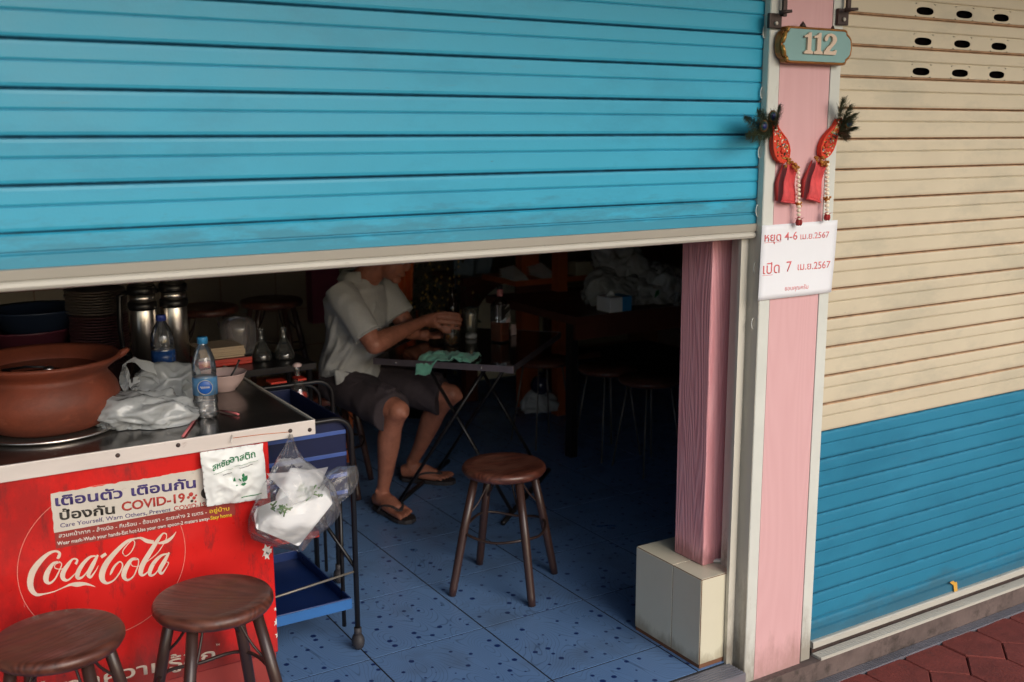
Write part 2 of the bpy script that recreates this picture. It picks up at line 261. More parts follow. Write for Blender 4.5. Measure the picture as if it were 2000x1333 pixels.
wear(m_stool, (.18, .078, .045), 8, .5, .6, .2)
splash(m_cream, (.24, .19, .11), .10, .6); splash(m_pinkpanel, (.30, .17, .14), .30, .6, 9, .05); splash(m_trim, (.20, .16, .11), .35, .7, 10, .05); splash(m_alu, (.14, .11, .08), .8, .7, 9, .0); splash(m_pinkcol, (.24, .08, .08), .12, .6, 20)
splash(m_red, (.10, .02, .015), .30, .7, 8, .08)
splash(m_blue, (.04, .10, .12), .16, .42, 13, 1.33, (.6, 1, 3.0), True); splash(m_blue2, (.05, .09, .11), .16, .5, 10, -.01, (.6, 1, 1), True)
def tile_print_mat():
    m = bpy.data.materials.new('blue printed floor tile'); m.use_nodes = True
    t = m.node_tree; p = t.nodes['Principled BSDF']; L = t.links.new
    tc = N(t, 'ShaderNodeTexCoord'); oi = N(t, 'ShaderNodeObjectInfo')
    mp = N(t, 'ShaderNodeMapping'); L(tc.outputs['Object'], mp.inputs[0])
    # three runs of the print: offset by whole steps picked per tile
    st = N(t, 'ShaderNodeMath', operation='SNAP'); st.inputs[1].default_value = .25; L(oi.outputs['Random'], st.inputs[0])
    sc_ = N(t, 'ShaderNodeMath', operation='MULTIPLY'); sc_.inputs[1].default_value = 9; L(st.outputs[0], sc_.inputs[0])
    cb = N(t, 'ShaderNodeCombineXYZ'); L(sc_.outputs[0], cb.inputs[0]); L(sc_.outputs[0], cb.inputs[1]); L(cb.outputs[0], mp.inputs['Location'])
    # dots
    v = N(t, 'ShaderNodeTexVoronoi'); v.voronoi_dimensions = '2D'; v.inputs['Scale'].default_value = 22; v.inputs['Randomness'].default_value = .72; L(mp.outputs[0], v.inputs['Vector'])
    sp = N(t, 'ShaderNodeSeparateColor'); L(v.outputs['Color'], sp.inputs[0])
    rad = N(t, 'ShaderNodeMapRange'); rad.inputs[1].default_value = .35; rad.inputs[2].default_value = 1; rad.inputs[3].default_value = .0; rad.inputs[4].default_value = .23; L(sp.outputs[0], rad.inputs[0])
    df = N(t, 'ShaderNodeMath', operation='SUBTRACT'); L(rad.outputs[0], df.inputs[0]); L(v.outputs['Distance'], df.inputs[1])
    dm = N(t, 'ShaderNodeMapRange'); dm.inputs[1].default_value = 0; dm.inputs[2].default_value = .03; L(df.outputs[0], dm.inputs[0])
    # wavy contour lines
    n = N(t, 'ShaderNodeTexNoise'); n.noise_dimensions = '2D'; n.inputs['Scale'].default_value = 5.5; n.inputs['Detail'].default_value = .5
    m2 = N(t, 'ShaderNodeMapping'); m2.inputs['Scale'].default_value = (1.6, .55, 1); m2.inputs['Rotation'].default_value = (0, 0, .6); L(mp.outputs[0], m2.inputs[0]); L(m2.outputs[0], n.inputs['Vector'])
    a = N(t, 'ShaderNodeMath', operation='MULTIPLY'); a.inputs[1].default_value = 26; L(n.outputs[0], a.inputs[0])
    f = N(t, 'ShaderNodeMath', operation='PINGPONG'); f.inputs[1].default_value = .5; L(a.outputs[0], f.inputs[0])
    lm = N(t, 'ShaderNodeMapRange'); lm.inputs[1].default_value = .10; lm.inputs[2].default_value = .02; lm.inputs[3].default_value = 0; lm.inputs[4].default_value = .65; L(f.outputs[0], lm.inputs[0])
    base = N(t, 'ShaderNodeMix', data_type='RGBA'); base.inputs[6].default_value = (.115, .225, .44, 1); base.inputs[7].default_value = (.15, .27, .49, 1)
    n3 = N(t, 'ShaderNodeTexNoise'); n3.inputs['Scale'].default_value = 5; n3.inputs['Detail'].default_value = 8; L(N(t, 'ShaderNodeNewGeometry').outputs['Position'], n3.inputs['Vector']); L(n3.outputs[0], base.inputs[0])
    c1 = N(t, 'ShaderNodeMix', data_type='RGBA'); L(lm.outputs[0], c1.inputs[0]); L(base.outputs[2], c1.inputs[6]); c1.inputs[7].default_value = (.05, .10, .20, 1)
    c2 = N(t, 'ShaderNodeMix', data_type='RGBA'); L(dm.outputs[0], c2.inputs[0]); L(c1.outputs[2], c2.inputs[6]); c2.inputs[7].default_value = (.012, .035, .15, 1)
    gr = N(t, 'ShaderNodeMapRange'); gr.inputs[1].default_value = .52; gr.inputs[2].default_value = .72; gr.inputs[4].default_value = .45; L(n3.outputs[0], gr.inputs[0])
    c3 = N(t, 'ShaderNodeMix', data_type='RGBA'); L(gr.outputs[0], c3.inputs[0]); L(c2.outputs[2], c3.inputs[6]); c3.inputs[7].default_value = (.07, .10, .15, 1)
    L(c3.outputs[2], p.inputs['Base Color'])
    rr = N(t, 'ShaderNodeMapRange'); rr.inputs[3].default_value = .18; rr.inputs[4].default_value = .5; L(n3.outputs[0], rr.inputs[0]); L(rr.outputs[0], p.inputs['Roughness'])
    return m
m_tile = tile_print_mat()
m_paver = mat('red paver', (.20, .038, .028), world=True, rough=.8, var=.25, vs_=12, bump=.5, bs=110, dirt=((.09, .03, .025), 15, .58, .6, (1, 1, 1)))
m_joint = mat('dark paver joint', (.06, .032, .028), rough=.95, var=.3)

# ------------------------------------------------------------------ mesh helpers
def V(*a): return Vector(a)
class MB:
    def __init__(s): s.v = []; s.f = []; s.sm = []
    def add(s, vs, fs, smooth=False):
        o = len(s.v); s.v += [Vector(v) for v in vs]; s.f += [tuple(i+o for i in f) for f in fs]; s.sm += [smooth]*len(fs); return s
    def box(s, a, b):
        x0, y0, z0 = (min(a[i], b[i]) for i in range(3)); x1, y1, z1 = (max(a[i], b[i]) for i in range(3))
        return s.add([(x0, y0, z0), (x1, y0, z0), (x1, y1, z0), (x0, y1, z0), (x0, y0, z1), (x1, y0, z1), (x1, y1, z1), (x0, y1, z1)],
                     [(0, 3, 2, 1), (4, 5, 6, 7), (0, 1, 5, 4), (1, 2, 6, 5), (2, 3, 7, 6), (3, 0, 4, 7)])
    def tube(s, pts, r, n=10, cap=True, flat=1.0, closed=False, up=None):
        pts = [Vector(p) for p in pts]; m = len(pts); rs = r if isinstance(r, (list, tuple)) else [r]*m
        vs = []; prev = None
        for i, p in enumerate(pts):
            a = pts[i-1] if (i > 0 or closed) else p; b = pts[(i+1) % m] if (i < m-1 or closed) else p
            t = (b-a).normalized() if (b-a).length > 1e-9 else V(0, 0, 1)
            if prev is None:
                h = Vector(up) if up else (V(0, 0, 1) if abs(t.z) < .9 else V(1, 0, 0))
            else: h = prev
            u = (h-t*h.dot(t)).normalized(); prev = u; wv = t.cross(u)
            for k in range(n):
                an = 2*PI*k/n; vs.append(p+(u*math.cos(an)*flat+wv*math.sin(an))*rs[i])
        fs = []
        for i in range(m if closed else m-1):
            for k in range(n):
                j = (i+1) % m; fs.append((i*n+k, i*n+(k+1) % n, j*n+(k+1) % n, j*n+k))
        if cap and not closed: fs.append(tuple(range(n-1, -1, -1))); fs.append(tuple((m-1)*n+k for k in range(n)))
        return s.add(vs, fs, True)
    def lathe(s, c, prof, n=32, ax=None, smooth=True, wob=0):
        c = Vector(c); q = V(0, 0, 1).rotation_difference(Vector(ax).normalized()) if ax else None
        vs = []
        for i, (r, z) in enumerate(prof):
            for k in range(n):
                a = 2*PI*k/n; rr = r*(1+wob*noise.noise((math.cos(a)*2, math.sin(a)*2, z*9))); p = V(rr*math.cos(a), rr*math.sin(a), z)
                if q: p = q @ p
                vs.append(c+p)
        fs = [(i*n+k, i*n+(k+1) % n, (i+1)*n+(k+1) % n, (i+1)*n+k) for i in range(len(prof)-1) for k in range(n)]
        if prof[0][0] > 1e-5: fs.append(tuple(range(n-1, -1, -1)))
        if prof[-1][0] > 1e-5: fs.append(tuple((len(prof)-1)*n+k for k in range(n)))
        return s.add(vs, fs, smooth)
    def prism(s, poly, y0, y1):     # polygon in x,z extruded along y
        n = len(poly)
        return s.add([(x, y0, z) for x, z in poly]+[(x, y1, z) for x, z in poly], [tuple(range(n)), tuple(range(2*n-1, n-1, -1))]+[(i, n+i, n+(i+1) % n, (i+1) % n) for i in range(n)])
    def extrude_x(s, prof, x0, x1):  # profile in y,z extruded along x
        n = len(prof)
        return s.add([(x0, y, z) for y, z in prof]+[(x1, y, z) for y, z in prof], [tuple(range(n)), tuple(range(2*n-1, n-1, -1))]+[(i, n+i, n+(i+1) % n, (i+1) % n) for i in range(n)])
    def sphere(s, c, r, n=12, m=8, sc=(1, 1, 1)):
        c = Vector(c); vs = []
        for i in range(m+1):
            th = PI*i/m
            for k in range(n):
                a = 2*PI*k/n; vs.append(c+V(r*math.sin(th)*math.cos(a)*sc[0], r*math.sin(th)*math.sin(a)*sc[1], r*math.cos(th)*sc[2]))
        return s.add(vs, [(i*n+k, (i+1)*n+k, (i+1)*n+(k+1) % n, i*n+(k+1) % n) for i in range(m) for k in range(n)], True)
    def grid(s, fn, nu, nv, smooth=True):
        vs = [fn(i/nu, j/nv) for j in range(nv+1) for i in range(nu+1)]
        return s.add(vs, [(j*(nu+1)+i, j*(nu+1)+i+1, (j+1)*(nu+1)+i+1, (j+1)*(nu+1)+i) for j in range(nv) for i in range(nu)], smooth)
    def build(s, name, m, parent=None, bevel=0, solid=0, subd=0, remesh=0, smoothit=0, fix=True):
        me = bpy.data.meshes.new(name); off = Vector(parent['_o']) if parent is not None and '_o' in parent else V(0, 0, 0)
        me.from_pydata([v-off for v in s.v], [], s.f); me.materials.append(m)
        me.polygons.foreach_set('use_smooth', s.sm); me.update()
        if fix:
            import bmesh
            b = bmesh.new(); b.from_mesh(me); bmesh.ops.remove_doubles(b, verts=b.verts, dist=1e-6); bmesh.ops.recalc_face_normals(b, faces=b.faces); b.to_mesh(me); b.free()
        o = bpy.data.objects.new(name, me); COL.objects.link(o)
        if parent is not None: o.parent = parent; o['_o'] = list(off)
        if remesh:
            r_ = o.modifiers.new('r', 'REMESH'); r_.mode = 'VOXEL'; r_.voxel_size = remesh; r_.use_smooth_shade = True
        if smoothit:
            q_ = o.modifiers.new('s', 'SMOOTH'); q_.factor = .6; q_.iterations = smoothit
        if subd:
            q_ = o.modifiers.new('d', 'SUBSURF'); q_.levels = subd; q_.render_levels = subd
        if solid:
            q_ = o.modifiers.new('t', 'SOLIDIFY'); q_.thickness = solid; q_.offset = 0
        if bevel:
            q_ = o.modifiers.new('b', 'BEVEL'); q_.width = bevel; q_.segments = 2; q_.limit_method = 'ANGLE'; q_.angle_limit = R(40)
        return o
def thing(name, label, cat, loc=(0, 0, 0), group=None):
    o = bpy.data.objects.new(name, None); COL.objects.link(o); o.location = loc; o.empty_display_size = .05
    o['_o'] = list(loc); o['label'] = label; o['category'] = cat
    if group: o['group'] = group
    return o
def tag(o, label, cat, group=None):
    o['label'] = label; o['category'] = cat
    if group: o['group'] = group
    return o
def struct(o): o['kind'] = 'structure'; return o
def stuff(o): o['kind'] = 'stuff'; return o
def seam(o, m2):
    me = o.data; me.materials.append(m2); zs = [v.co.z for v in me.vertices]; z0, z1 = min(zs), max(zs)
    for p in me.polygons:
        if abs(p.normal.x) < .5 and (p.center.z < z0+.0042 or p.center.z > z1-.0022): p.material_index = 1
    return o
def sharecopy(src, parent, loc, name=None, m=None, m2=None):
    c = src.copy()
    if m: c.data = src.data.copy(); c.data.materials[0] = m
    if m2: c.data.materials[1] = m2
    if 'slat' in src.name: c.rotation_euler.x = random.uniform(-.014, .014)
    if name: c.name = name
    c.parent = parent; c.location = loc; COL.objects.link(c); return c
def arc(c, r, a0, a1, n, ax='xz', ry=None):
    ry = ry or r; out = []
    for i in range(n+1):
        a = a0+(a1-a0)*i/n; u, v = r*math.cos(a), ry*math.sin(a)
        out.append(V(c[0]+u, c[1], c[2]+v) if ax == 'xz' else V(c[0]+u, c[1]+v, c[2]) if ax == 'xy' else V(c[0], c[1]+u, c[2]+v))
    return out
def smoothpts(P, k=6):
    """Catmull-Rom through the points"""
    P = [Vector(p) for p in P]; out = []
    for i in range(len(P)-1):
        a = P[max(i-1, 0)]; b = P[i]; c = P[i+1]; d = P[min(i+2, len(P)-1)]
        for j in range(k):
            t = j/k; out.append(.5*((2*b)+(c-a)*t+(2*a-5*b+4*c-d)*t*t+(3*b-a-3*c+d)*t**3))
    out.append(P[-1]); return out

# flat text as real (thin) geometry, fitted between two points of a vertical plane facing the street
def text(body, p0, p1, height, m, parent, name='lettering', extrude=.0003, bold=0.0, sx=None, shear=0.0):
    """baseline from p0 to p1 (world), letters height tall"""
    cu = bpy.data.curves.new(name, 'FONT'); cu.body = body; cu.offset = bold; cu.shear = shear; cu.resolution_u = 3
    to = bpy.data.objects.new('tmp', cu); COL.objects.link(to)
    dg = bpy.context.evaluated_depsgraph_get(); dg.update()
    me = bpy.data.meshes.new_from_object(to.evaluated_get(dg)); bpy.data.objects.remove(to)
    n = len(me.vertices); co = np.empty(n*3); me.vertices.foreach_get('co', co); co = co.reshape(-1, 3)
    x0, x1 = co[:, 0].min(), co[:, 0].max(); k = height/.72
    p0 = Vector(p0); p1 = Vector(p1); d = p1-p0; ex = d/(x1-x0)
    off = Vector(parent['_o']) if '_o' in parent else V(0, 0, 0)
    up = V(0, 0, 1)
    out = np.array([list(p0+ex*(c[0]-x0)+up*(c[1]*k)+V(0, -1, 0)*0-off) for c in co])
    me.vertices.foreach_set('co', out.ravel()); me.materials.clear(); me.materials.append(m); me.update()
    o = bpy.data.objects.new(name, me); COL.objects.link(o); o.parent = parent
    s_ = o.modifiers.new('t', 'SOLIDIFY'); s_.thickness = extrude; s_.offset = 0
    return o

# ================================================================== SETTING
# interior floor: printed tiles over a mortar bed
T = .4; TX0, TY0 = 1.2335*.8836, 1.2283*.8836*1.0
_c1 = atz(744, 1072, 0); _c2 = atz(944.8, 1230, 0)      # two surveyed joints
GX, GY = _c1.x, _c1.y
fl = struct(MB().box((-2.2, .034, -.06), (5.2, 5.4, -.0016)).build('floor', mat('dark floor joint', (.018, .018, .022), rough=.9)))
b0 = MB().box((.0028, .0028, -.0012), (T-.0028, T-.0028, 0.0))
proto = None
i0 = int(math.floor((-.2-GX)/T)); 
for i in range(i0, 11):
    for j in range(-4, 12):
        x = GX+i*T; y = GY+j*T
        if x > 4.3 or y > 5 or y+T < .03: continue
        if y < .02:
            continue
        if proto is None:
            proto = b0.build('tile', m_tile, fl); proto.location = (x, y, 0)
        else: sharecopy(proto, fl, (x, y, 0))
ymin = min(o.location.y for o in fl.children)
for i in range(i0, 11):                                   # cut row along the doorway
    x = GX+i*T
    if i == i0: pr2 = MB().box((.0028, .0, -.0012), (T-.0032, ymin-.035-.0032, 0)).build('tile', m_tile, fl); pr2.location = (x, .035, 0)
    elif x < 4.3: sharecopy(pr2, fl, (x, .035, 0))

# doorstep: ribbed tread, grimy riser, ribbed kerb strip
ds = MB(); ds.box((-3, -.044, -.6), (6, .033, -.055))
step = struct(ds.build('doorstep', m_cement))
tr = MB().box((-3, -.045, -.055), (2.125, .033, -.006))
for k in range(7): tr.box((-3, -.043+k*.011, -.006), (2.125, -.038+k*.011, -.0035))
stuff(tr.build('threshold_tread', m_groove, step))
tr = MB().box((2.45, -.045, -.055), (6, -.004, -.048))
for k in range(5): tr.box((2.45, -.043+k*.008, -.048), (6, -.039+k*.008, -.0455))
stuff(tr.build('threshold_tread', m_rail, step))
kb = MB().box((-3, -.084, -.6), (6, -.0442, -.123))
for k in range(5): kb.box((-3, -.0825+k*.0078, -.123), (6, -.078+k*.0078, -.119))
stuff(kb.build('kerb_strip', m_groove, step))

# pavement of red hexagon-like pavers
pv = struct(MB().box((-3, -5.0, -.6), (7, -.085, -.142)).build('pavement', m_joint))
hexs = []
A = .105
def hexpoly(g=.0022):
    q = [(0, 1.25), (.9, .45), (.9, -.45), (0, -1.25), (-.9, -.45), (-.9, .45)]
    return [(x*(A-g), y*(A-g)) for x, y in q]
pm = MB(); hp = hexpoly(); n6 = 6
pm.add([(x, y, -.02) for x, y in hp]+[(x, y, .0) for x, y in [(a*.97, b*.97) for a, b in hp]]+[(x, y, -.004) for x, y in hp], [tuple(range(6, 12))]+[(12+i, 12+(i+1) % 6, 6+(i+1) % 6, 6+i) for i in range(6)]+[(i, (i+1) % 6, 12+(i+1) % 6, 12+i) for i in range(6)])
first = None; k = 0
for j in range(0, 16):
    for i in range(-2, 24):
        x = 1.0+i*A*1.8+(j % 2)*A*.9; y = -.14-j*A*1.70
        if x > 5.2 or (j > 9 and (i % 1)) or k > 290: continue
        if x < 1.6 and j < 3: pass
        if first is None: first = pm.build('paver', m_paver, pv); first.location = (x, y, -.123)
        else:
            c = sharecopy(first, pv, (x, y, -.123+random.uniform(-.002, .002))); c.rotation_euler = (random.uniform(-.008, .008), random.uniform(-.008, .008), random.uniform(-.015, .015))
        k += 1
struct(MB().box((-200, -300, -.8), (200, -5.0, -.28)).build('road', mat('pale concrete road', (.30, .28, .25), rough=.9, var=.15, vs_=2, bump=.3)))
struct(MB().box((-200, 12, -.8), (200, 300, -.3)).build('ground', m_asphalt))

# shop shell
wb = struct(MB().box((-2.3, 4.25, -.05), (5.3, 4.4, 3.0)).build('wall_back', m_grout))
tb = MB().box((.002, -.006, .002), (.346, .0, .236)); pt = None
cnt = 0
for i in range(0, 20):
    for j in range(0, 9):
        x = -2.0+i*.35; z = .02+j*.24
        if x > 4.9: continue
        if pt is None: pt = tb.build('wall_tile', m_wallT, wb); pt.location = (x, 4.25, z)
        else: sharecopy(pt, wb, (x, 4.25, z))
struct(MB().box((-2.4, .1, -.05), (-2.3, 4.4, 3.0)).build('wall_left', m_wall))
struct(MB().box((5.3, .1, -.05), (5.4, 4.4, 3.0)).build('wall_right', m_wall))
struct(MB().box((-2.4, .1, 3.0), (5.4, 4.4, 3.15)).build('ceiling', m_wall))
# street front above and beside the shutters, and the canopy added out of view to shade the shutter tops
struct(MB().box((-2.4, -.02, 2.62), (5.4, .1, 3.9)).build('wall_upper_front', m_facade))
struct(MB().box((-2.4, -.02, -.14), (-1.9, .1, 2.62)).build('wall_left_front', m_facade))
struct(MB().box((4.9, -.02, -.14), (5.4, .1, 2.62)).build('wall_right_front', m_facade))
struct(MB().box((-4, -1.5, 2.46), (7, -.024, 2.62)).build('shade_canopy', m_shade_canopy))

# ================================================================== SHUTTERS
def slat_prof(p, y=0.0):
    """one interlocking slat: seam at z=0, small rib groove at 0.050, hooked lip at the top"""
    P = [(.010, 0), (.004, .0012), (.0, .004), (-.0015, .010), (-.0015, .0475), (-.0008, .0485), (.0026, .0494), (.0026, .0509), (-.0012, .0515), (-.0028, .055), (-.0030, p-.010), (-.0022, p-.004), (.001, p-.0015), (.010, p-.001), (.014, p-.001), (.014, 0)]
    return [(a+y, b) for a, b in P]
P1 = .0889
bs_ = thing('roller_shutter', 'bright blue roller shutter half raised over the open shop front', 'shutter', (0, .008, 1.4))
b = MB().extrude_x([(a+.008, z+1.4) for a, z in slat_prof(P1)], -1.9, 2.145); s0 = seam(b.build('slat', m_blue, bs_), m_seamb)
s0.location = (0, 0, 0)
for k in range(1, 14):
    c = sharecopy(s0, bs_, (0, 0, k*P1))
MB().extrude_x([(.004+y, z) for y, z in [(.014, 1.399), (.010, 1.399), (.0045, 1.395), (.0045, 1.366), (.0085, 1.364), (.0085, 1.3615), (.0015, 1.358), (.0015, 1.334), (.014, 1.334)]], -1.9, 2.145).build('bottom_slat', m_blue, bs_)
MB().box((-1.9, -.002, 1.3115), (2.14, .016, 1.3335)).build('bottom_rail', m_trim, bs_, bevel=.002)
lp = MB().extrude_x([(.002, 1.3113), (-.003, 1.307), (-.004, 1.300), (.000, 1.294), (.012, 1.291), (.040, 1.291), (.040, 1.296), (.014, 1.3113)], -1.9, 2.135); lp.build('weather_lip', m_rail, bs_)
for px, py in ((604, 487), (1096, 456)):
    q = aty(px, py, .006); MB().lathe((q.x, .0125, q.z), [(.0, -.004), (.004, -.004), (.005, 0)], 10, ax=(0, -1, 0)).build('rivet', m_trim, bs_)

P2 = .0885
cs = thing('roller_shutter', 'closed roller shutter, cream slats above and deep blue slats below, right of the pillar', 'shutter', (0, .008, .06))
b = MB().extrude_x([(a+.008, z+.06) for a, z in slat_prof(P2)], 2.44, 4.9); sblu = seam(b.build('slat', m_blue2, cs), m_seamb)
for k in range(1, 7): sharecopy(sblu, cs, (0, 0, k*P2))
sbe = None
for k in range(7, 29):
    if k in (19, 20, 21) : continue
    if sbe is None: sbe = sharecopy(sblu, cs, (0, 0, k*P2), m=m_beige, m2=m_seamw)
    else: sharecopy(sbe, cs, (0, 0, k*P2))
# ventilated slats: oval slots punched through, painted darkness behind them
hx = [2.620+.0, 2.807, 2.994, 3.181, 3.368, 3.555, 3.742, 3.93, 4.117]
hx = hx[1:]
def slotted(z0):
    pr = slat_prof(P2); o = MB()
    # lower half, slot zone, upper lip as separate strips of one profile; slot zone cut into panes round each oval
    hw, hh = .040, .0095; z_lo, z_hi = .0065, .0455
    lo = [(.010, 0), (.004, .0015), (.0005, .006), (-.0012, z_lo), (.0, z_lo), (.014, z_lo), (.014, 0)]
    o.extrude_x([(a+.008, z+z0) for a, z in lo], 2.44, 4.9)
    hi = [(-.0012, z_hi), (-.0008, .0485), (.0026, .0494), (.0026, .0509), (-.0012, .0515), (-.0028, .055), (-.0030, P2-.010), (-.0022, P2-.004), (.001, P2-.0015), (.010, P2-.001), (.014, P2-.001), (.014, z_hi)]
    o.extrude_x([(a+.008, z+z0) for a, z in hi], 2.44, 4.9)
    yf, yb = .008-.0015, .008-.0003; za, zb = z0+z_lo+.0001, z0+z_hi-.0001; zm = z0+.0235
    hh = .0115
    xs = 2.44
    for cx in hx:
        x0, x1 = cx-hw-.006, cx+hw+.006
        o.box((xs, yf, za), (x0, yb, zb)); xs = x1
        n = 28; ring = []; outr = []
        for i in range(n):
            a = 2*PI*i/n; ca, sa = math.cos(a), math.sin(a)
            px = math.copysign(abs(ca)**.75, ca)*hw; pz = math.copysign(abs(sa)**.85, sa)*hh
            ring.append((cx+px, zm+pz))
            m_ = max(abs(ca)/1.0, abs(sa)); qx = ca/m_*(hw+.006); qz = (zb-zm)*sa/m_ if sa > 0 else (zm-za)*sa/m_
            outr.append((cx+qx, zm+qz))
        vs = [(x, yf, z) for x, z in ring]+[(x, yf, z) for x, z in outr]+[(x, yb, z) for x, z in ring]
        fs = [(i, n+i, n+(i+1) % n, (i+1) % n) for i in range(n)]+[(i, (i+1) % n, 2*n+(i+1) % n, 2*n+i) for i in range(n)]
        o.add(vs, fs)
    o.box((xs, yf, za), (4.9, yb, zb)); return o
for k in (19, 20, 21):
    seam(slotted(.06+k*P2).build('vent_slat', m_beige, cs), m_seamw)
bk = MB().box((2.44, .0235, 1.70), (4.9, .03, 2.04)); bk.build('slot_shade_sheet', mat('slot darkness black', (.004, .003, .003), rough=1, spec=0), cs)  # added black sheet, stands in for the unlit depth behind the slots
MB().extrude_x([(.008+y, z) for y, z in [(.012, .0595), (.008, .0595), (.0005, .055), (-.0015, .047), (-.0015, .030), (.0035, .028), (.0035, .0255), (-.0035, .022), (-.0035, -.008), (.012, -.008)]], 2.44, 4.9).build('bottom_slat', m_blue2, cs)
MB().extrude_x([(-.006, -.0085), (-.010, -.012), (-.010, -.030), (.016, -.030), (.016, -.0085)], 2.45, 4.9).build('bottom_rail', m_rail, cs)
MB().extrude_x([(-.003, -.0305), (-.003, -.0478), (.016, -.0478), (.016, -.0305)], 2.45, 4.9).build('weather_lip', m_rust, cs)

# ================================================================== PILLAR with guides
YF = -.022
def xz(px, py, y=YF): q = aty(px, py, y); return q.x
xa, xb_, xc_, xd_ = xz(1483, 600), xz(1503, 600), xz(1599, 600), xz(1617.5, 600)
pil = thing('pillar', 'pale pink timber faced pillar between the two shutters, with off white guide rails', 'pillar', (2.3, 0, -.14))
MB().box((xb_+.002, YF+.0015, -.068), (xc_-.002, .10, 2.62)).build('panel', m_pinkpanel, pil, bevel=.001)
MB().box((xa, YF, -.055), (xb_, .001, 2.62)).build('guide_rail', m_trim, pil, bevel=.0015)
MB().box((xa-.0012, YF+.002, -.055), (xa, .0, 2.62)).build('rail_edge', m_alu, pil)
MB().box((xc_, YF, -.050), (xd_, .0035, 2.62)).build('guide_rail', m_trim, pil, bevel=.0015)
MB().box((xa+.003, .0015, -.05), (xb_+.002, .10, 2.62)).build('side_cheek', m_alu, pil)
# back leg of the left guide, seen through the doorway
xj = aty(1445, 650, .020).x
g = MB().box((xj, .0335, -.05), (xa+.003, .038, 2.62)); g.box((xj, .026, -.05), (xj+.022, .0334, 2.62)); g.box((xj+.024, .029, -.05), (xj+.028, .0334, 2.62))
g.build('guide_back_leg', m_alu, pil)
for k in range(9):
    z = 1.05+k*.16
    MB().tube(arc((xa-.002, -.002+.0, z), .006, R(90), R(270), 6, 'xz', .016), .0016, 5).build('guide_spring', m_trim, pil)

# inner column on tiled plinth
zp = .285
pl = thing('plinth', 'cream tiled plinth block at the foot of the inner column', 'plinth', (2.1, .15, 0))
X0, YB0, YB1 = 2.017, .042, .352
MB().box((X0+.0012, YB0+.0012, 0), (2.318, YB1-.002, zp-.0012)).build('core', m_grout, pl)
ym = .173
def ptile(a, b): return MB().box(a, b).build('tile', m_cream, pl, bevel=.0008)
J = .0028
ptile((X0, YB0+J, .012), (X0+.008, ym-J*.5, zp-J)); ptile((X0, ym+J*.5, .012), (X0+.008, YB1, zp-J))
ptile((X0+J, YB0, .014), (2.32, YB0+.008, zp-J))
ptile((X0+J, YB0+J, zp-.006), (2.32, ym-J*.5, zp)); ptile((X0+J, ym+J*.5, zp-.006), (2.32, YB1, zp))
ic = thing('column', 'deep pink grained timber column standing on the cream tiled plinth', 'column', (2.15, .19, zp))
MB().box((2.088, .118, zp+.0005), (2.32, .252, 3.0)).build('shaft', m_pinkcol, ic, bevel=.004)
q = atz(1400, 1100, zp)
tag(MB().tube([(q.x-.012, q.y+.012, zp+.007), (q.x+.05, q.y-.028, zp+.007)], .008, 8, flat=.8).build('eraser', m_white), 'small white and pink stub lying on the plinth beside the column', 'eraser')

# ================================================================== ON THE PILLAR
# number sign 112
sg = thing('house_number_sign', 'sea green house number sign 112 with gilt frame on the pillar', 'sign', (2.3, YF, 1.82))
yS = YF-.032
def S(px, py, y=yS): q = aty(px, py, y); return (q.x, q.z)
sx0, sz1 = S(1531, 53); sx1, _ = S(1664, 53); _, sz0 = S(1590, 122); 
cxs, czs = (sx0+sx1)/2, (sz0+sz1)/2; wS, hS = (sx1-sx0)/2, (sz1-sz0)/2-.002
def plaque(w_, h_, n=6):
    # straight top and bottom, bracket shaped ends with a small notch at each corner
    pts = []
    for sxn, szn in ((1, 1), (1, -1), (-1, -1), (-1, 1)):
        c = []
        c.append((w_-.030, h_)); c.append((w_-.022, h_-.002)); c.append((w_-.020, h_-.010)); c.append((w_-.010, h_-.016))
        c.append((w_-.003, h_*.45)); c.append((w_, 0.004))
        c = [(a*sxn, b_*szn) for a, b_ in c]
        if sxn*szn < 0: c = c[::-1]
        pts += c
    return [(cxs+a, czs+b_) for a, b_ in pts]
MB().prism(plaque(wS, hS)[::-1], yS, yS+.010).build('board', m_sign, sg)
MB().prism(plaque(wS+.007, hS+.007)[::-1], yS+.006, YF-.008).build('frame', m_signedge, sg)
pl_ = plaque(wS+.003, hS+.003); MB().tube([(a, yS+.003, b_) for a, b_ in pl_], .0035, 6, closed=True).build('moulding', m_signedge, sg)
for (a0, a1) in (((-wS-.004, .004), (-wS+.006, hS-.012)), ((-wS-.004, -.004), (-wS+.006, -hS+.012))):
    MB().tube([(cxs+a0[0], yS-.001, czs+a0[1]), (cxs+(a0[0]+a1[0])/2+.001, yS-.002, czs+(a0[1]+a1[1])/2), (cxs+a1[0], yS-.001, czs+a1[1])], .0055, 8).build('gilt_scroll', m_signgold, sg)
for sz_ in (1, -1):
    MB().sphere((cxs-wS+.014, yS-.001, czs+sz_*(hS-.004)), .006, 10, 6).build('gilt_knob', m_signgold, sg)
MB().lathe((cxs-.055, yS+.006, czs+hS+.006), [(.010, 0), (.006, .008), (.0, .016)], 8).build('finial', m_rust, sg)
MB().lathe((cxs+.062, yS+.006, czs+hS+.006), [(.005, 0), (.004, .006), (.0, .010)], 8).build('finial', m_rust, sg)
def digit(poly, px0, px1, name='digit'):
    xa_ = S(px0, 87)[0]; xb2 = S(px1, 87)[0]; zt = S(1600, 65)[1]; zb2 = S(1600, 107)[1]
    MB().prism([(xa_+(xb2-xa_)*u, zb2+(zt-zb2)*v) for u, v in poly][::-1], yS-.007, yS-.0003).build(name, m_digit, sg, bevel=.0006)
one = [(0, 0), (1, 0), (1, .09), (.93, .13), (.78, .17), (.78, 1), (.55, 1), (.42, .93), (.22, .87), (.0, .84), (.0, .74), (.34, .76), (.34, .17), (.1, .13), (0, .09)]
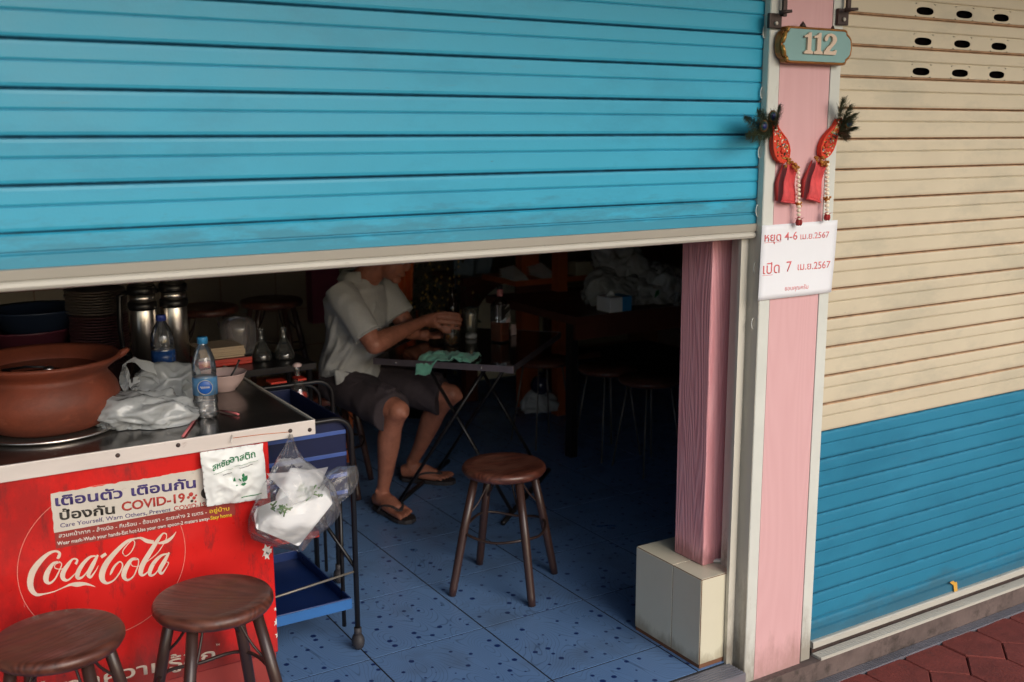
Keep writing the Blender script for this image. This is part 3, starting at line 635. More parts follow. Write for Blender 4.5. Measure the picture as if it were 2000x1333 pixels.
digit(one, 1568, 1585); digit(one, 1587, 1604)
def arcp(cx, cy, rx, ry, a0, a1, n): return [(cx+rx*math.cos(R(a0+(a1-a0)*i/n)), cy+ry*math.sin(R(a0+(a1-a0)*i/n))) for i in range(n+1)]
two = [(0, 0), (.86, 0), (.93, .05), (1, .22), (.86, .25), (.78, .17), (.42, .17)]+[(.62, .36), (.86, .54)]+arcp(.5, .72, .46, .28, -10, 165, 12)+[(.06, .66), (.16, .62), (.27, .68)]+[(.30, .76)]+arcp(.47, .72, .17, .17, 150, -20, 6)+[(.5, .5), (.22, .32), (.04, .14)]
digit(two, 1606, 1632)

# lock brackets with rods at the top of each rail
def bracket(px0, px1, py0, py1, rodpx, peg, label):
    t = thing('lock_bracket', label, 'bracket', (aty(px0, py0, YF).x, YF, aty(px0, py0, YF).z))
    a = aty(px0, py1, YF-.012); c = aty(px1, py0, YF-.012)
    MB().box((a.x, YF-.012, a.z), (c.x, YF-.001, c.z)).build('plate', m_rust, t, bevel=.002)
    r0 = aty(rodpx, py0, YF-.016); MB().box((r0.x-.007, YF-.022, r0.z-.008), (r0.x+.007, YF-.0125, 2.4)).build('bolt_rod', m_rust, t, bevel=.002)
    p = aty(peg[0], peg[1], YF-.03); p2 = aty(peg[2], peg[3], YF-.05)
    MB().tube([p, p2], [.006, .004], 8).build('peg', m_rust, t)
    e = aty((px0+px1)/2, (py0+py1)/2+5, YF-.013); MB().lathe(e, [(.006, 0), (.005, .004), (0, .005)], 10, ax=(0, -1, 0)).build('rivet', m_rail, t)
bracket(1503, 1528, 27, 55, 1531, (1522, 25, 1547, 22), 'rusty bolt bracket on the left rail above the number sign')
bracket(1637, 1659, 18, 49, 1656, (1650, 20, 1676, 18), 'rusty bolt bracket on the right rail above the number sign')

# paper notice
YN = YF-.004
ntc = thing('paper_notice', 'white paper holiday notice with red Thai lettering taped on the pillar', 'notice', tuple(aty(1555, 510, YN)))
c4 = [aty(1488, 441, YN), aty(1635, 430, YN), aty(1622, 571, YN), aty(1480, 588, YN)]
def pfn(u, v):
    p = (c4[3]*(1-u)+c4[2]*u)*(1-v)+(c4[0]*(1-u)+c4[1]*u)*v
    p.y = YN-.001-.006*abs(math.sin(u*3+v*1.3))*(1-v)*u-.004*max(0, u-.9)*10*.3; return p
MB().grid(pfn, 14, 14).build('sheet', m_paper, ntc, solid=.0003)
YT = YN-.0015
def ntext(s, a, b, h, bold=.004):
    o = text(s, aty(a[0], a[1], YT), aty(b[0], b[1], YT), h*1.3, m_pinkink, ntc, bold=.012 if 'ห' in s else bold)
    off = Vector(ntc['_o'])
    for vx in o.data.vertices:
        wv = vx.co+off; u = (wv.x-c4[0].x)/(c4[1].x-c4[0].x); v = (wv.z-c4[3].z)/(c4[0].z-c4[3].z)
        vx.co.y = pfn(min(max(u, 0), 1), min(max(v, 0), 1)).y-.0006-off.y
hpx = lambda n: n*.00138
def underline(a, b):
    A_, B_ = aty(a[0], a[1], YT), aty(b[0], b[1], YT)
    MB().box((A_.x, YT-.0002, A_.z-.0006), (B_.x, YT, A_.z+.0006)).build('underline', m_pinkink, ntc)
ntext('หยุด', (1493, 472.5), (1525.5, 470), hpx(13)); ntext('4-6', (1532, 470), (1557, 468), hpx(13)); ntext('เม.ย.2567', (1563, 468), (1619, 464), hpx(10))
underline((1492.5, 475), (1525.5, 473))
ntext('เปิด', (1490, 536), (1522, 533), hpx(17)); ntext('7', (1535, 531), (1545, 530), hpx(17)); ntext('เม.ย.2567', (1557, 528), (1621, 523.5), hpx(12))
underline((1489, 539), (1522, 536.5))
ntext('ขอบคุณครับ', (1532, 568), (1577, 564), hpx(7), .002)

# two lucky ornaments: bead pouch, peacock feathers, ribbon, dried flower string
def feather(base, tip, width, parent, seed, eye=True, name='peacock_feather'):
    rnd = random.Random(seed); base, tip = Vector(base), Vector(tip); ax = tip-base; L = ax.length; d = ax/L
    side = d.cross(V(0, -1, 0)).normalized()
    mb = MB(); mb.tube([base, base+ax*.5+side*.004, tip], [.0012, .001, .0006], 5)
    for i in range(330):
        t = rnd.random()**.7; p = base+ax*t; s_ = rnd.choice((-1, 1)); l = width*1.9*(.35+.8*math.sin(PI*min(1, t*.9+.1)))*rnd.uniform(.5, 1.25)
        q = p+d*l*rnd.uniform(.3, 1.1)+side*s_*l*rnd.uniform(.2, .75)+V(0, rnd.uniform(-.014, .003), -rnd.uniform(0, .008))
        mid = (p+q)/2+side*s_*l*.16+V(0, rnd.uniform(-.004, 0), 0)
        mb.tube([p, mid, q], [.0005, .0004, .00015], 3, cap=False)
    o = mb.build(name, m_feather, parent, fix=False)
    if eye:
        c = base+ax*.86
        for r_, mm, dy, nm in ((.0165, m_feyeb, -.010, 'eye_bronze'), (.0125, m_feyet, -.012, 'eye_teal'), (.0085, m_feyen, -.014, 'eye_navy')):
            e = MB().lathe(V(c.x, c.y+dy, c.z), [(r_, 0), (r_*.7, .0012), (0, .0018)], 14, ax=(0, -1, 0)).build(nm, mm, o)
    return o
def ornament(label, top, bot, wide, feathers, ribbon, string, mir):
    yO = YF-.014
    tp, bt = aty(top[0], top[1], yO), aty(bot[0], bot[1], yO)
    t = thing('door_ornament', label, 'ornament', tuple(tp))
    ax = (tp-bt); L = ax.length; d = ax/L; s_ = V(d.z, 0, -d.x)
    prof = [(0, .30), (.06, .62), (.16, .9), (.30, 1), (.44, .92), (.58, .70), (.70, .46), (.80, .34), (.90, .36), (.97, .24), (1, .0)]
    def pear(sc_):
        l = [bt+ax*u+s_*wide*w_*sc_ for u, w_ in prof]; r_ = [bt+ax*u-s_*wide*w_*sc_ for u, w_ in prof[::-1]]
        return [(p.x, p.z) for p in l+r_[1:]]
    out = pear(1); MB().prism(out, yO-.004, yO+.012).build('felt_backing', m_orred, t)
    MB().tube([(x, yO-.004, z) for x, z in out], .0028, 6, closed=True).build('cord_edge', m_orred, t)
    rnd = random.Random(5+mir)
    cols = [m_sequin, m_orred, m_sign, m_bead, m_dark, m_signgold]
    for ci, mm in enumerate(cols):
        mb = MB()
        for k in range(17):
            u = rnd.uniform(.06, .93); wv = np.interp(u, [p[0] for p in prof], [p[1] for p in prof])*wide*.82*rnd.uniform(-1, 1)
            p = bt+ax*u+s_*wv; mb.sphere((p.x, yO-.005, p.z), rnd.uniform(.0014, .0030), 6, 4)
        stuff(mb.build('sequins', mm, t))
    c = bt+ax*.26-s_*wide*.35*mir; MB().lathe((c.x, yO-.005, c.z), [(.008, 0), (.006, .003), (0, .0045)], 14, ax=(0, -1, 0)).build('rosette', m_orred, t)
    for i, (bx, by, tx, ty, wd, ey) in enumerate(feathers):
        feather(aty(bx, by, yO+.005), aty(tx, ty, yO-.015-.01*i), wd, t, i*7+mir+3, ey)
    # ribbon
    r4 = [aty(x, y, yO-.004) for x, y in ribbon]
    def rf(u, v):
        p = (r4[3]*(1-u)+r4[2]*u)*(1-v)+(r4[0]*(1-u)+r4[1]*u)*v; p = p.copy(); p.y += -.007*math.sin(u*5+v*2)-.003*math.sin(v*9); return p
    rb = MB().grid(rf, 10, 14).build('ribbon', m_ribbon, t, solid=.0008)
    hem = MB().tube([rf(u/6, 0)+V(0, -.002, .001) for u in range(7)], .0035, 6).build('ribbon_hem', m_ribbon, t)
    dk = [r4[0]+V(-.002, .006, 0), r4[3]+V(-.007, .008, .002)]
    MB().tube([dk[0], (dk[0]+dk[1])/2+V(-.008, .004, -.004), dk[1]], [.002, .006, .004], 6).build('ribbon_fold', m_rose, t)
    # flower string
    sp = [aty(x, y, yO-.010) for x, y in string]
    mb = MB(); q0 = aty(ribbon[0][0]+3, ribbon[0][1]-3, yO-.006)
    for k in range(26):
        p = q0.lerp(sp[0], rnd.random())+V(rnd.gauss(0, .004), rnd.gauss(0, .003), rnd.gauss(0, .005)); mb.sphere(p, rnd.uniform(.003, .005), 6, 4)
    mb.build('marigold_knot', m_marig, t)
    fs_ = MB(); n = 13
    for k in range(n):
        u = k/(n-1); p = sp[0].lerp(sp[1], u) if u < 1 else sp[1]
        fs_.sphere(p, .0062*rnd.uniform(.85, 1.15), 8, 6, (1, 1, .8))
    fs_.tube([sp[0], sp[1]], .0008, 4); fs_.build('jasmine_string', m_bead, t)
    mg = sp[0].lerp(sp[1], .70); mb = MB()
    for k in range(16): mb.sphere(mg+V(rnd.gauss(0, .006), rnd.gauss(0, .003), rnd.gauss(0, .0025)), .0035, 6, 4)
    mb.build('marigold_ring', m_marig, t)
    mb = MB()
    for k in range(5):
        a = 2*PI*k/5; mb.sphere(sp[1]+V(.006*math.cos(a), .004*math.sin(a)-.002, -.010), .0062, 8, 6, (.8, .8, 1.5))
        mb.tube([sp[1]+V(0, 0, -.002), sp[1]+V(.020*math.cos(a+.4), -.004, .003)], [.0014, .0003], 4)
    mb.sphere(sp[1], .006, 8, 6); mb.build('rose_tassel', m_rose, t)
ornament('left red sequinned pouch with green peacock feathers, ribbon and flower string on the pillar', (1508, 236), (1532, 316), .029,
         [(1512, 262, 1503, 222, .016, True), (1508, 262, 1483, 244, .018, True), (1508, 262, 1452, 228, .015, False), (1508, 265, 1456, 262, .016, False), (1508, 258, 1478, 216, .016, False), (1512, 258, 1521, 205, .010, False)],
         [(1534, 318), (1553, 318), (1556, 398), (1524, 394)], [(1559, 330), (1560, 428)], 0)
ornament('right red sequinned pouch with dark peacock feathers, ribbon and flower string on the pillar', (1641, 232), (1605, 306), .024,
         [(1636, 262, 1655, 237, .013, True), (1634, 255, 1645, 192, .014, False), (1636, 262, 1660, 205, .012, False), (1634, 262, 1668, 222, .012, False), (1634, 262, 1668, 248, .012, False), (1634, 262, 1656, 262, .013, False)],
         [(1590, 314), (1611, 314), (1604, 396), (1574, 388)], [(1616, 322), (1615, 418)], 1)
# yellow tape scraps
q = aty(1866, 1152, -.005)
tag(MB().add([aty(1862, 1138, -.0005), aty(1869, 1137, -.0005), aty(1871, 1160, -.003), aty(1864, 1161, -.003)], [(0, 1, 2, 3)]).add([aty(1855, 1138, -.004), aty(1862, 1135, -.004), aty(1869, 1141, -.003), aty(1861, 1143, -.003)], [(0, 1, 2, 3)]).build('tape_scrap', m_tape, solid=.0006), 'short bent strip of yellow tape on the blue slats near the sill', 'tape')
q = atz(1888, 1224, -.135)
tag(MB().tube([q+V(-.02, 0, .004), q+V(-.002, 0, .004), q+V(.012, .004, .012)], .004, 5, flat=.3).build('tape_scrap', m_tape), 'curled orange tape scrap lying on the grey kerb strip', 'tape')

# ================================================================== STOOLS
def make_stool(name, label, group=None):
    t = thing(name, label, 'stool', (0, 0, 0), group)
    H = .43
    # turned seat, splayed legs, iron braces and ring
    prof = [(0, H-.034), (.118, H-.034), (.134, H-.030), (.1405, H-.020), (.1405, H-.012), (.136, H-.004), (.129, H-.0005), (.10, H-.0022), (.05, H-.0036), (0, H-.004)]
    MB().lathe((0, 0, 0), prof, 48).build('seat', m_stool, t)
    for k in range(4):
        a = k*PI/2; d = V(math.cos(a), math.sin(a), 0)
        MB().tube([d*.196+V(0, 0, 0), d*.190+V(0, 0, .03), d*.15+V(0, 0, .22), d*.108+V(0, 0, H-.034)], [.0125, .0135, .0145, .0135], 12).build('leg', m_stoolleg, t)
        # bent iron brace between seat and leg
        br = smoothpts([d*.055+V(0, 0, H-.036), d*.066+V(0, 0, H-.07), d*.095+V(0, 0, H-.12), d*.128+V(0, 0, H-.155)], 4)
        MB().tube(br, .0035, 6).build('brace', m_iron, t)
    rg = [V(.140*math.cos(a)*(1+.05*math.cos(4*a)), .140*math.sin(a)*(1+.05*math.cos(4*a)), .205+.006*math.cos(4*a)) for a in [2*PI*i/40 for i in range(40)]]
    MB().tube(rg, .0048, 8, closed=True).build('ring_stretcher', m_iron, t)
    return t
def dup(root, loc, rz, label, group=None, rx=0):
    r = root.copy(); COL.objects.link(r); r.location = loc; r.rotation_euler = (rx, 0, rz); r['label'] = label
    if group: r['group'] = group
    for ch in list(root.children):
        c = ch.copy(); COL.objects.link(c); c.parent = r
    return r
sA = make_stool('wooden_stool', 'round dark red stool standing alone on the blue floor before the folding table', 'round wooden stools')
G = 'round wooden stools'
p = atz(984, 905, .452); sA.location = (p.x, p.y, 0); sA.rotation_euler = (0, 0, R(-4)); sA.scale = (1.05, 1.05, 1.05)
p = atz(416, 1163, .452); dup(sA, (p.x, p.y, 0), R(-42), 'right one of the two round stools before the red counter, nearer the trolley', G)
p = atz(112, 1238, .452); dup(sA, (p.x, p.y, 0), R(22), 'round wooden stool cut off by the lower left corner, before the red counter', G)
dup(sA, (1.70, 2.14, .02), R(10), 'wooden stool the seated man sits on beside the folding table', G)
bench = thing('low_bench', 'low dark bench behind the counter carrying two stools', 'bench', (1.5, 2.75, 0))
MB().box((.95, 2.5, .33), (2.0, 3.0, .37)).build('seat', m_brownwood, bench)
for x in (1.0, 1.95):
    for y in (2.55, 2.95): MB().box((x-.02, y-.02, 0), (x+.02, y+.02, .33)).build('leg', m_brownwood, bench)
p = atz(402, 607, .80); dup(sA, (p.x, p.y, .37), R(30), 'dim wooden stool behind the steel flasks at the back wall, left of two', G)
p = atz(530, 593, .80); dup(sA, (p.x, p.y, .37), R(12), 'dim wooden stool on the bench by the maroon wall strip, right of two', G)

# ================================================================== RED COUNTER
YC = .6
def onc(px, py, y=YC): return aty(px, py, y)
cab = thing('red_counter', 'red enamel drinks cooler counter with steel top and white script logo', 'counter', (.3, .6, 0))
xr = .908
MB().box((-.75, YC, .115), (xr, .665, .752)).build('body', m_red, cab, bevel=.004)
MB().box((-.75, YC+.012, .012), (xr-.004, .660, .1145)).build('kick_panel', m_stickred, cab)
top = MB().box((-.8, YC-.004, .762), (1.038, 1.95, .787)); top.build('table_top', m_steeltop, cab, bevel=.002)
MB().box((-.8, YC-.013, .750), (1.042, YC-.0045, .792)).build('front_edging', m_edge, cab, bevel=.0015)
MB().box((1.0385, YC-.004, .752), (1.0455, 1.95, .791)).build('side_edging', m_rail, cab)
for x in (-.70, .72):
    for y in (1.30, 1.88): MB().tube([(x, y, 0), (x, y, .762)], .014, 10).build('leg', m_black, cab)
for px, py in ((230, 890), (348, 870), (567, 842), (605, 840)):
    q = onc(px, py, YC-.0135); MB().lathe(q, [(.0062, 0), (.005, .002), (0, .003)], 10, ax=(0, -1, 0)).build('screw', m_rust, cab)
q0, q1 = onc(455, 856, YC-.0138), onc(566, 844, YC-.0138)
MB().tube([q0, q0.lerp(q1, .5)+V(0, 0, .0015), q1], .0014, 6, flat=.6).build('orange_cord', mat('orange cord', (.62, .16, .04), rough=.7), cab)
# enamel chips along the right edge
rnd = random.Random(3)
for cx, cy, sz in ((520, 1075, 10), (522, 1085, 7), (528, 1075, 4), (540, 1215, 6), (543, 1240, 5), (538, 1190, 3)):
    q = onc(cx, cy); n = 11; poly = []
    for i in range(n):
        a = 2*PI*i/n; r_ = sz*.0014*(1.25 if i % 2 else .6)*rnd.uniform(.7, 1.2); poly.append((min(q.x+r_*math.cos(a), xr-.001), q.z+r_*math.sin(a)*1.2))
    MB().prism(poly[::-1], YC-.0006, YC-.0001).build('chipped_patch', m_white, cab)

# script logo drawn as brush strokes of varying width, on the enamel
def stroke(pts, y, k=6, sc_=.2, ox=20, oy=1020):
    P = smoothpts([V(a, b, c) for a, b, c in pts], k); out = []
    for i, p in enumerate(P):
        a = P[max(i-1, 0)]; b_ = P[min(i+1, len(P)-1)]; t = V(b_.x-a.x, b_.y-a.y, 0)
        if t.length < 1e-6: t = V(1, 0, 0)
        t.normalize(); nrm = V(-t.y, t.x, 0); wd = max(p.z, 2)/2
        out.append((V(p.x+nrm.x*wd, p.y+nrm.y*wd, 0), V(p.x-nrm.x*wd, p.y-nrm.y*wd, 0)))
    m_ = MB(); vs = []
    for a, b_ in out: vs += [aty(a.x*sc_+ox, a.y*sc_+oy, y), aty(b_.x*sc_+ox, b_.y*sc_+oy, y)]
    m_.add(vs, [(2*i, 2*i+1, 2*i+3, 2*i+2) for i in range(len(out)-1)]); return m_
strokes = [
 [(452, 352, 8), (470, 345, 30), (482, 305, 26), (440, 285, 20), (370, 312, 32), (290, 385, 50), (220, 485, 62), (195, 585, 62), (208, 660, 54), (255, 708, 34), (325, 704, 16), (425, 680, 10), (520, 640, 10), (590, 612, 26), (655, 610, 46), (740, 605, 26), (832, 632, 3)],
 [(470, 388, 12), (415, 410, 30), (360, 500, 52), (350, 570, 50), (385, 597, 24), (435, 558, 16), (482, 470, 12), (502, 412, 10), (478, 386, 10)],
 [(490, 392, 8), (440, 415, 8), (438, 450, 8), (500, 460, 8), (548, 430, 8)],
 [(638, 412, 26), (655, 372, 20), (612, 362, 16), (562, 420, 36), (515, 500, 48), (518, 552, 42), (562, 568, 20), (620, 520, 10), (655, 478, 7)],
 [(835, 332, 12), (775, 345, 24), (702, 420, 38), (660, 500, 44), (660, 545, 36), (705, 538, 18), (765, 465, 10), (835, 345, 8)],
 [(856, 322, 18), (805, 420, 42), (764, 508, 40), (785, 538, 24), (832, 480, 10), (862, 425, 5)],
 [(886, 344, 30), (936, 310, 30)],
 [(1114, 326, 8), (1098, 290, 10), (1138, 228, 10), (1195, 178, 10), (1216, 212, 10), (1182, 290, 9), (1132, 331, 9), (1108, 318, 8)],
 [(1225, 160, 14), (1140, 190, 30), (1032, 290, 42), (942, 400, 54), (898, 500, 58), (902, 565, 50), (945, 597, 24), (1012, 568, 14), (1072, 490, 13), (1097, 420, 13), (1070, 388, 13), (1020, 430, 20), (988, 488, 22), (974, 520, 3)],
 [(1210, 166, 10), (1272, 156, 22), (1335, 186, 38), (1402, 196, 34)],
 [(1446, 208, 16), (1520, 192, 34), (1582, 148, 22), (1622, 92, 2)],
 [(1232, 354, 12), (1182, 370, 30), (1125, 460, 48), (1110, 530, 46), (1145, 567, 22), (1202, 530, 13), (1246, 430, 11), (1252, 370, 11), (1226, 352, 10)],
 [(1245, 366, 7), (1182, 380, 7), (1192, 428, 7), (1260, 430, 7), (1312, 390, 7)],
 [(1530, 122, 10), (1492, 112, 14), (1432, 190, 36), (1362, 300, 46), (1292, 420, 50), (1274, 498, 44), (1304, 518, 20), (1362, 470, 8)],
 [(1524, 112, 8), (1520, 170, 8), (1440, 300, 8), (1330, 392, 7)],
 [(1534, 310, 12), (1472, 330, 24), (1402, 400, 38), (1364, 480, 40), (1370, 520, 28), (1412, 508, 14), (1472, 430, 9), (1534, 322, 8)],
 [(1552, 298, 18), (1502, 390, 40), (1460, 468, 38), (1480, 503, 22), (1522, 450, 9), (1548, 396, 7), (1525, 392, 6)]]
for i, s_ in enumerate(strokes): stroke(s_, YC-.0004-.00006*i).build('script_lettering', m_logo, cab, fix=False)
cL, cR = onc(32, 1112), onc(363, 1080); rc = (cR.x-cL.x)/2; cc = V((cL.x+cR.x)/2, YC-.0003, (cL.z+cR.z)/2-.002)
ring = MB(); n = 90; vs = []
for i in range(n):
    a = 2*PI*i/n
    for r_ in (rc, rc-.0016): vs.append(cc+V(r_*math.cos(a), 0, r_*math.sin(a)))
ring.add(vs, [(2*i, 2*i+1, 2*((i+1) % n)+1, 2*((i+1) % n)) for i in range(n)]); ring.build('circle_outline', m_logoline, cab)
text('ซ่าทุกความรู้สึก', onc(60, 1366, YC-.0006), onc(421, 1288, YC-.0006), .0345, m_logo, cab, bold=.018)
text('TM', onc(422, 1262, YC-.0006), onc(429, 1261, YC-.0006), .006, m_logo, cab)

# warning sticker
stk = thing('warning_sticker', 'torn white and maroon bilingual health warning sticker on the red counter', 'sticker', tuple(onc(250, 1000)))
zA, zB, zC = onc(104, 964).z, onc(106, 1041).z, onc(109, 1072).z
xl, xe = onc(102, 1000).x, onc(459, 1000).x
rnd = random.Random(11); ed = []
nx = 40; xw = onc(420, 950).x
topz = [(xl+(xw-xl)*i/nx, zA+rnd.uniform(-.0018, .0018)) for i in range(nx+1)]
left = [(xl+rnd.uniform(-.0015, .0012), zA+(zB-zA)*i/8) for i in range(1, 8)]
poly = topz+[(xw, zB)]+[(xl, zB)]+left[::-1]
MB().prism(poly[::-1], YC-.0010, YC-.0002).build('vinyl_sheet', m_sticker, stk)
MB().box((xl+.001, YC-.0009, zC), (xe, YC-.0002, zB-.0003)).build('red_band', m_stickred, stk)
YL = YC-.0014
def st(s, a, b, h, m_, bold=.012): text(s, onc(a[0], a[1], YL), onc(b[0], b[1], YL), h*1.2, m_, stk, bold=bold)
st('เตือนตัว', (108.5, 989), (240, 972), .0215, m_purple, .03); st('เตือนกัน', (257, 969), (383, 952), .0215, m_purple, .03)
st('ป้องกัน', (117, 1016), (225, 1003), .0200, m_dark, .03); st('COVID-19', (238, 999), (362, 980), .0205, m_inkred, .03)
st('Care Yourself, Warn Others, Prevent', (118, 1031), (334, 999), .0095, m_purple, .008); st('COVID-19', (340, 998), (402, 989), .0105, m_inkred, .015)
st('สวมหน้ากาก - ล้างมือ - กินร้อน - ช้อนเรา - ระยะห่าง 2 เมตร -', (115, 1051), (404, 1004), .0085, m_white, .014); st('อยู่บ้าน', (409, 1003), (448, 997), .0095, m_yellow, .02)
st('Wear mask-Wash your hands-Eat hot-Use your own spoon-2 meters away-', (112, 1066), (410, 1016), .0085, m_white, .016); st('Stay home', (411, 1016), (453, 1009), .0090, m_yellow, .025)
for cx, cy, r_, m_ in ((373, 966, .0062, m_inkred), (379, 973, .0048, m_inkred), (368, 972, .004, m_inkred), (375, 979, .0042, m_dark), (382, 980, .003, m_inkred), (383, 968, .003, m_inkred)):
    q = onc(cx, cy, YL); MB().lathe(q, [(r_, 0), (r_*.9, .0003), (0, .0003)], 12, ax=(0, -1, 0)).build('virus_dot', m_, stk)
q = onc(404, 963, YL); MB().lathe(q, [(.016, 0), (.015, .0003), (0, .0003)], 24, ax=(0, -1, 0)).build('round_mark', m_dark, stk)

# ================================================================== HANGING BAGS
YB = YC-.030
hb = thing('napkin_pack', 'white printed plastic bag pack with green leaf print hanging over the warning sticker', 'bag', tuple(onc(455, 870, YB)))
c4b = [onc(390, 884, YB), onc(514, 866, YB), onc(523, 974, YB), onc(404, 990, YB)]
def bagface(sgn, th):
    def fn(u, v):
        p = (c4b[3]*(1-u)+c4b[2]*u)*(1-v)+(c4b[0]*(1-u)+c4b[1]*u)*v; p = p.copy()
        e = (1-abs(2*u-1)**3)*(1-abs(2*v-1)**4)
        cr = abs(noise.noise((u*3.2+v*1.5, v*3.6-u, 1.7)))*1.1+abs(noise.noise((u*6-v*4, v*5+u*3, 4)))*.5
        p.y += -sgn*th*e*(1.1-cr); p.x += .003*noise.noise((v*4, 1, u*2)); p.z += .003*noise.noise((u*5, 2, v))
        return p
    return fn
MB().grid(bagface(1, .020), 40, 40).grid(bagface(-.9, .020), 24, 24).build('pack', m_bagw, hb)
def onbag(u, v, d=.0012):
    p = bagface(1, .020)(u, v); p.y -= d; return p
def bagtext(s, u0, v0, u1, v1, h, m_, bold=.02):
    o = text(s, onbag(u0, v0), onbag(u1, v1), h, m_, hb, bold=bold)
    off = Vector(hb['_o']); 
    for vtx in o.data.vertices:                     # lay the print on the creased film
        wv = vtx.co+off; u = min(max((wv.x-c4b[0].x)/(c4b[1].x-c4b[0].x), .02), .98); vv = min(max((wv.z-(c4b[3].z*(1-u)+c4b[2].z*u))/((c4b[0].z*(1-u)+c4b[1].z*u)-(c4b[3].z*(1-u)+c4b[2].z*u)), .02), .98)
        vtx.co.y = onbag(u, vv, .0022).y-off.y
bagtext('สหชัย', .14, .66, .42, .74, .016, m_green); bagtext('ลาสติก', .42, .77, .84, .80, .017, m_green)
for u0, v0, u1, v1, mm, rr in ((.14, .60, .46, .66, m_green, .0004), (.48, .70, .86, .73, m_green, .0004), (.28, .56, .44, .585, m_dark, .0007), (.56, .66, .78, .67, m_dark, .0006), (.56, .10, .90, .115, m_green, .0013)):
    MB().tube([onbag(u0+(u1-u0)*k/10, v0+(v1-v0)*k/10, .0010) for k in range(11)], rr, 5).build('printed_line', mm, hb)
rnd = random.Random(9)
for (u, v, a, l) in ((.44, .42, .6, .020), (.52, .47, -.3, .018), (.58, .42, .9, .021), (.48, .36, -1.0, .015), (.55, .36, .1, .015), (.60, .49, 1.4, .012)):
    q = onbag(u, v, .0026); d = V(math.cos(a), 0, math.sin(a)); s_ = V(-d.z, 0, d.x)
    pts = [q+d*l*t_+s_*l*.32*math.sin(PI*t_) for t_ in (0, .25, .5, .75, 1)]+[q+d*l*t_-s_*l*.32*math.sin(PI*t_) for t_ in (.75, .5, .25)]
    MB().add(pts, [tuple(range(8))]).build('leaf_print', m_green, hb, solid=.0003)
MB().tube([onc(452, 866, YB), onc(453, 850, YC-.016)], .0015, 6).build('hanging_string', m_white, hb)

cb_ = thing('takeaway_bag', 'clear plastic bag of white foam takeaway boxes hanging from the counter corner', 'bag', tuple(onc(568, 850, YC-.03)))
rows = [(849, 566, 571, .004), (862, 562, 574, .008), (878, 556, 580, .018), (898, 547, 592, .034), (918, 537, 622, .050), (938, 531, 641, .062), (960, 521, 650, .072), (985, 509, 655, .078), (1010, 499, 643, .074), (1030, 492, 625, .060), (1048, 487, 606, .045), (1062, 520, 598, .028), (1076, 578, 590, .006)]
YH = YC-.095
vs = []; NR = 48
RW = []
for i in range(len(rows)-1):
    a, b_ = rows[i], rows[i+1]
    for j in range(4): t_ = j/4; RW.append([a[k]*(1-t_)+b_[k]*t_ for k in range(4)])
RW.append(rows[-1])
for i, (py, x0, x1, dd) in enumerate(RW):
    yc = YH if py > 900 else YH+(YC-.018-YH)*((900-py)/51)
    yc = min(yc, YC-.018)
    A_, B_ = aty(x0, py, yc), aty(x1, py, yc); c = (A_+B_)/2; hw_ = (B_.x-A_.x)/2
    for k in range(NR):
        a = 2*PI*k/NR; pl_k = 1+.14*noise.noise((math.cos(a)*3.1, math.sin(a)*3.1, py*.006))+.07*noise.noise((math.cos(a)*8, math.sin(a)*8, py*.02))
        vs.append(c+V(hw_*math.cos(a)*pl_k, min(dd, .085)*1.12*math.copysign(abs(math.sin(a))**.55, math.sin(a))*pl_k, .004*noise.noise((math.cos(a)*5, math.sin(a)*5, py*.05))+(B_.z-A_.z)*.5*math.cos(a)))
m_ = MB(); m_.add(vs, [(i*NR+k, i*NR+(k+1) % NR, (i+1)*NR+(k+1) % NR, (i+1)*NR+k) for i in range(len(RW)-1) for k in range(NR)], True)
m_.build('bag_film', m_clear, cb_)
fl_ = [(640, 962, .030), (655, 945, .040), (672, 930, .046), (688, 925, .040), (693, 918, .018), (696, 912, .003)]
fl_ = [(628, 985, .034), (648, 962, .044), (664, 942, .050), (680, 928, .042), (692, 918, .022), (696, 911, .003)]
vs = []
for i, (px, py, rr_) in enumerate(fl_):
    c = aty(px, py, YH)
    for k in range(28):
        a = 2*PI*k/28; pk = 1+.55*noise.noise((math.cos(a)*2.6, math.sin(a)*2.6, i*.35+7)); vs.append(c+V(rr_*.62*math.cos(a)*pk, rr_*.35*math.sin(a)*pk, -rr_*.62*math.cos(a)*pk))
MB().add(vs, [(i*28+k, i*28+(k+1) % 28, (i+1)*28+(k+1) % 28, (i+1)*28+k) for i in range(5) for k in range(28)], True).build('bag_tail', m_clear, cb_)
q4 = [aty(520, 925, YH-.055), aty(641, 912, YH-.03), aty(622, 958, YH-.045), aty(575, 985, YH-.07)]
MB().grid(lambda u, v: ((q4[3]*(1-u)+q4[2]*u)*(1-v)+(q4[0]*(1-u)+q4[1]*u)*v)+V(0, -.012*math.sin(PI*u)+.006*noise.noise((u*4, v*4, 2)), 0), 12, 12).build('paper_wrap', film_mat('inner bag film', (.85, .86, .88), opac=.38, rough=.3, bump=.5, bs=30, gloss=.4), cb_)
def fbox(name, cor, th, mm, lab):
    vs = [aty(*c) for c in cor]; ce = sum(vs, V(0, 0, 0))/4
    nrm = (vs[1]-vs[0]).cross(vs[3]-vs[0]).normalized()
    if nrm.y > 0: nrm = -nrm
    lo = [ce+(v-ce)*.90-nrm*th for v in vs]
    mid = [v-nrm*.004 for v in vs]
    m_ = MB().add(vs+mid+lo, [(0, 1, 2, 3), (11, 10, 9, 8)]+[(i, 4+i, 4+(i+1) % 4, (i+1) % 4) for i in range(4)]+[(4+i, 8+i, 8+(i+1) % 4, 4+(i+1) % 4) for i in range(4)])
    o = m_.build(name, mm, bevel=.005); tag(o, lab, 'food box'); return o
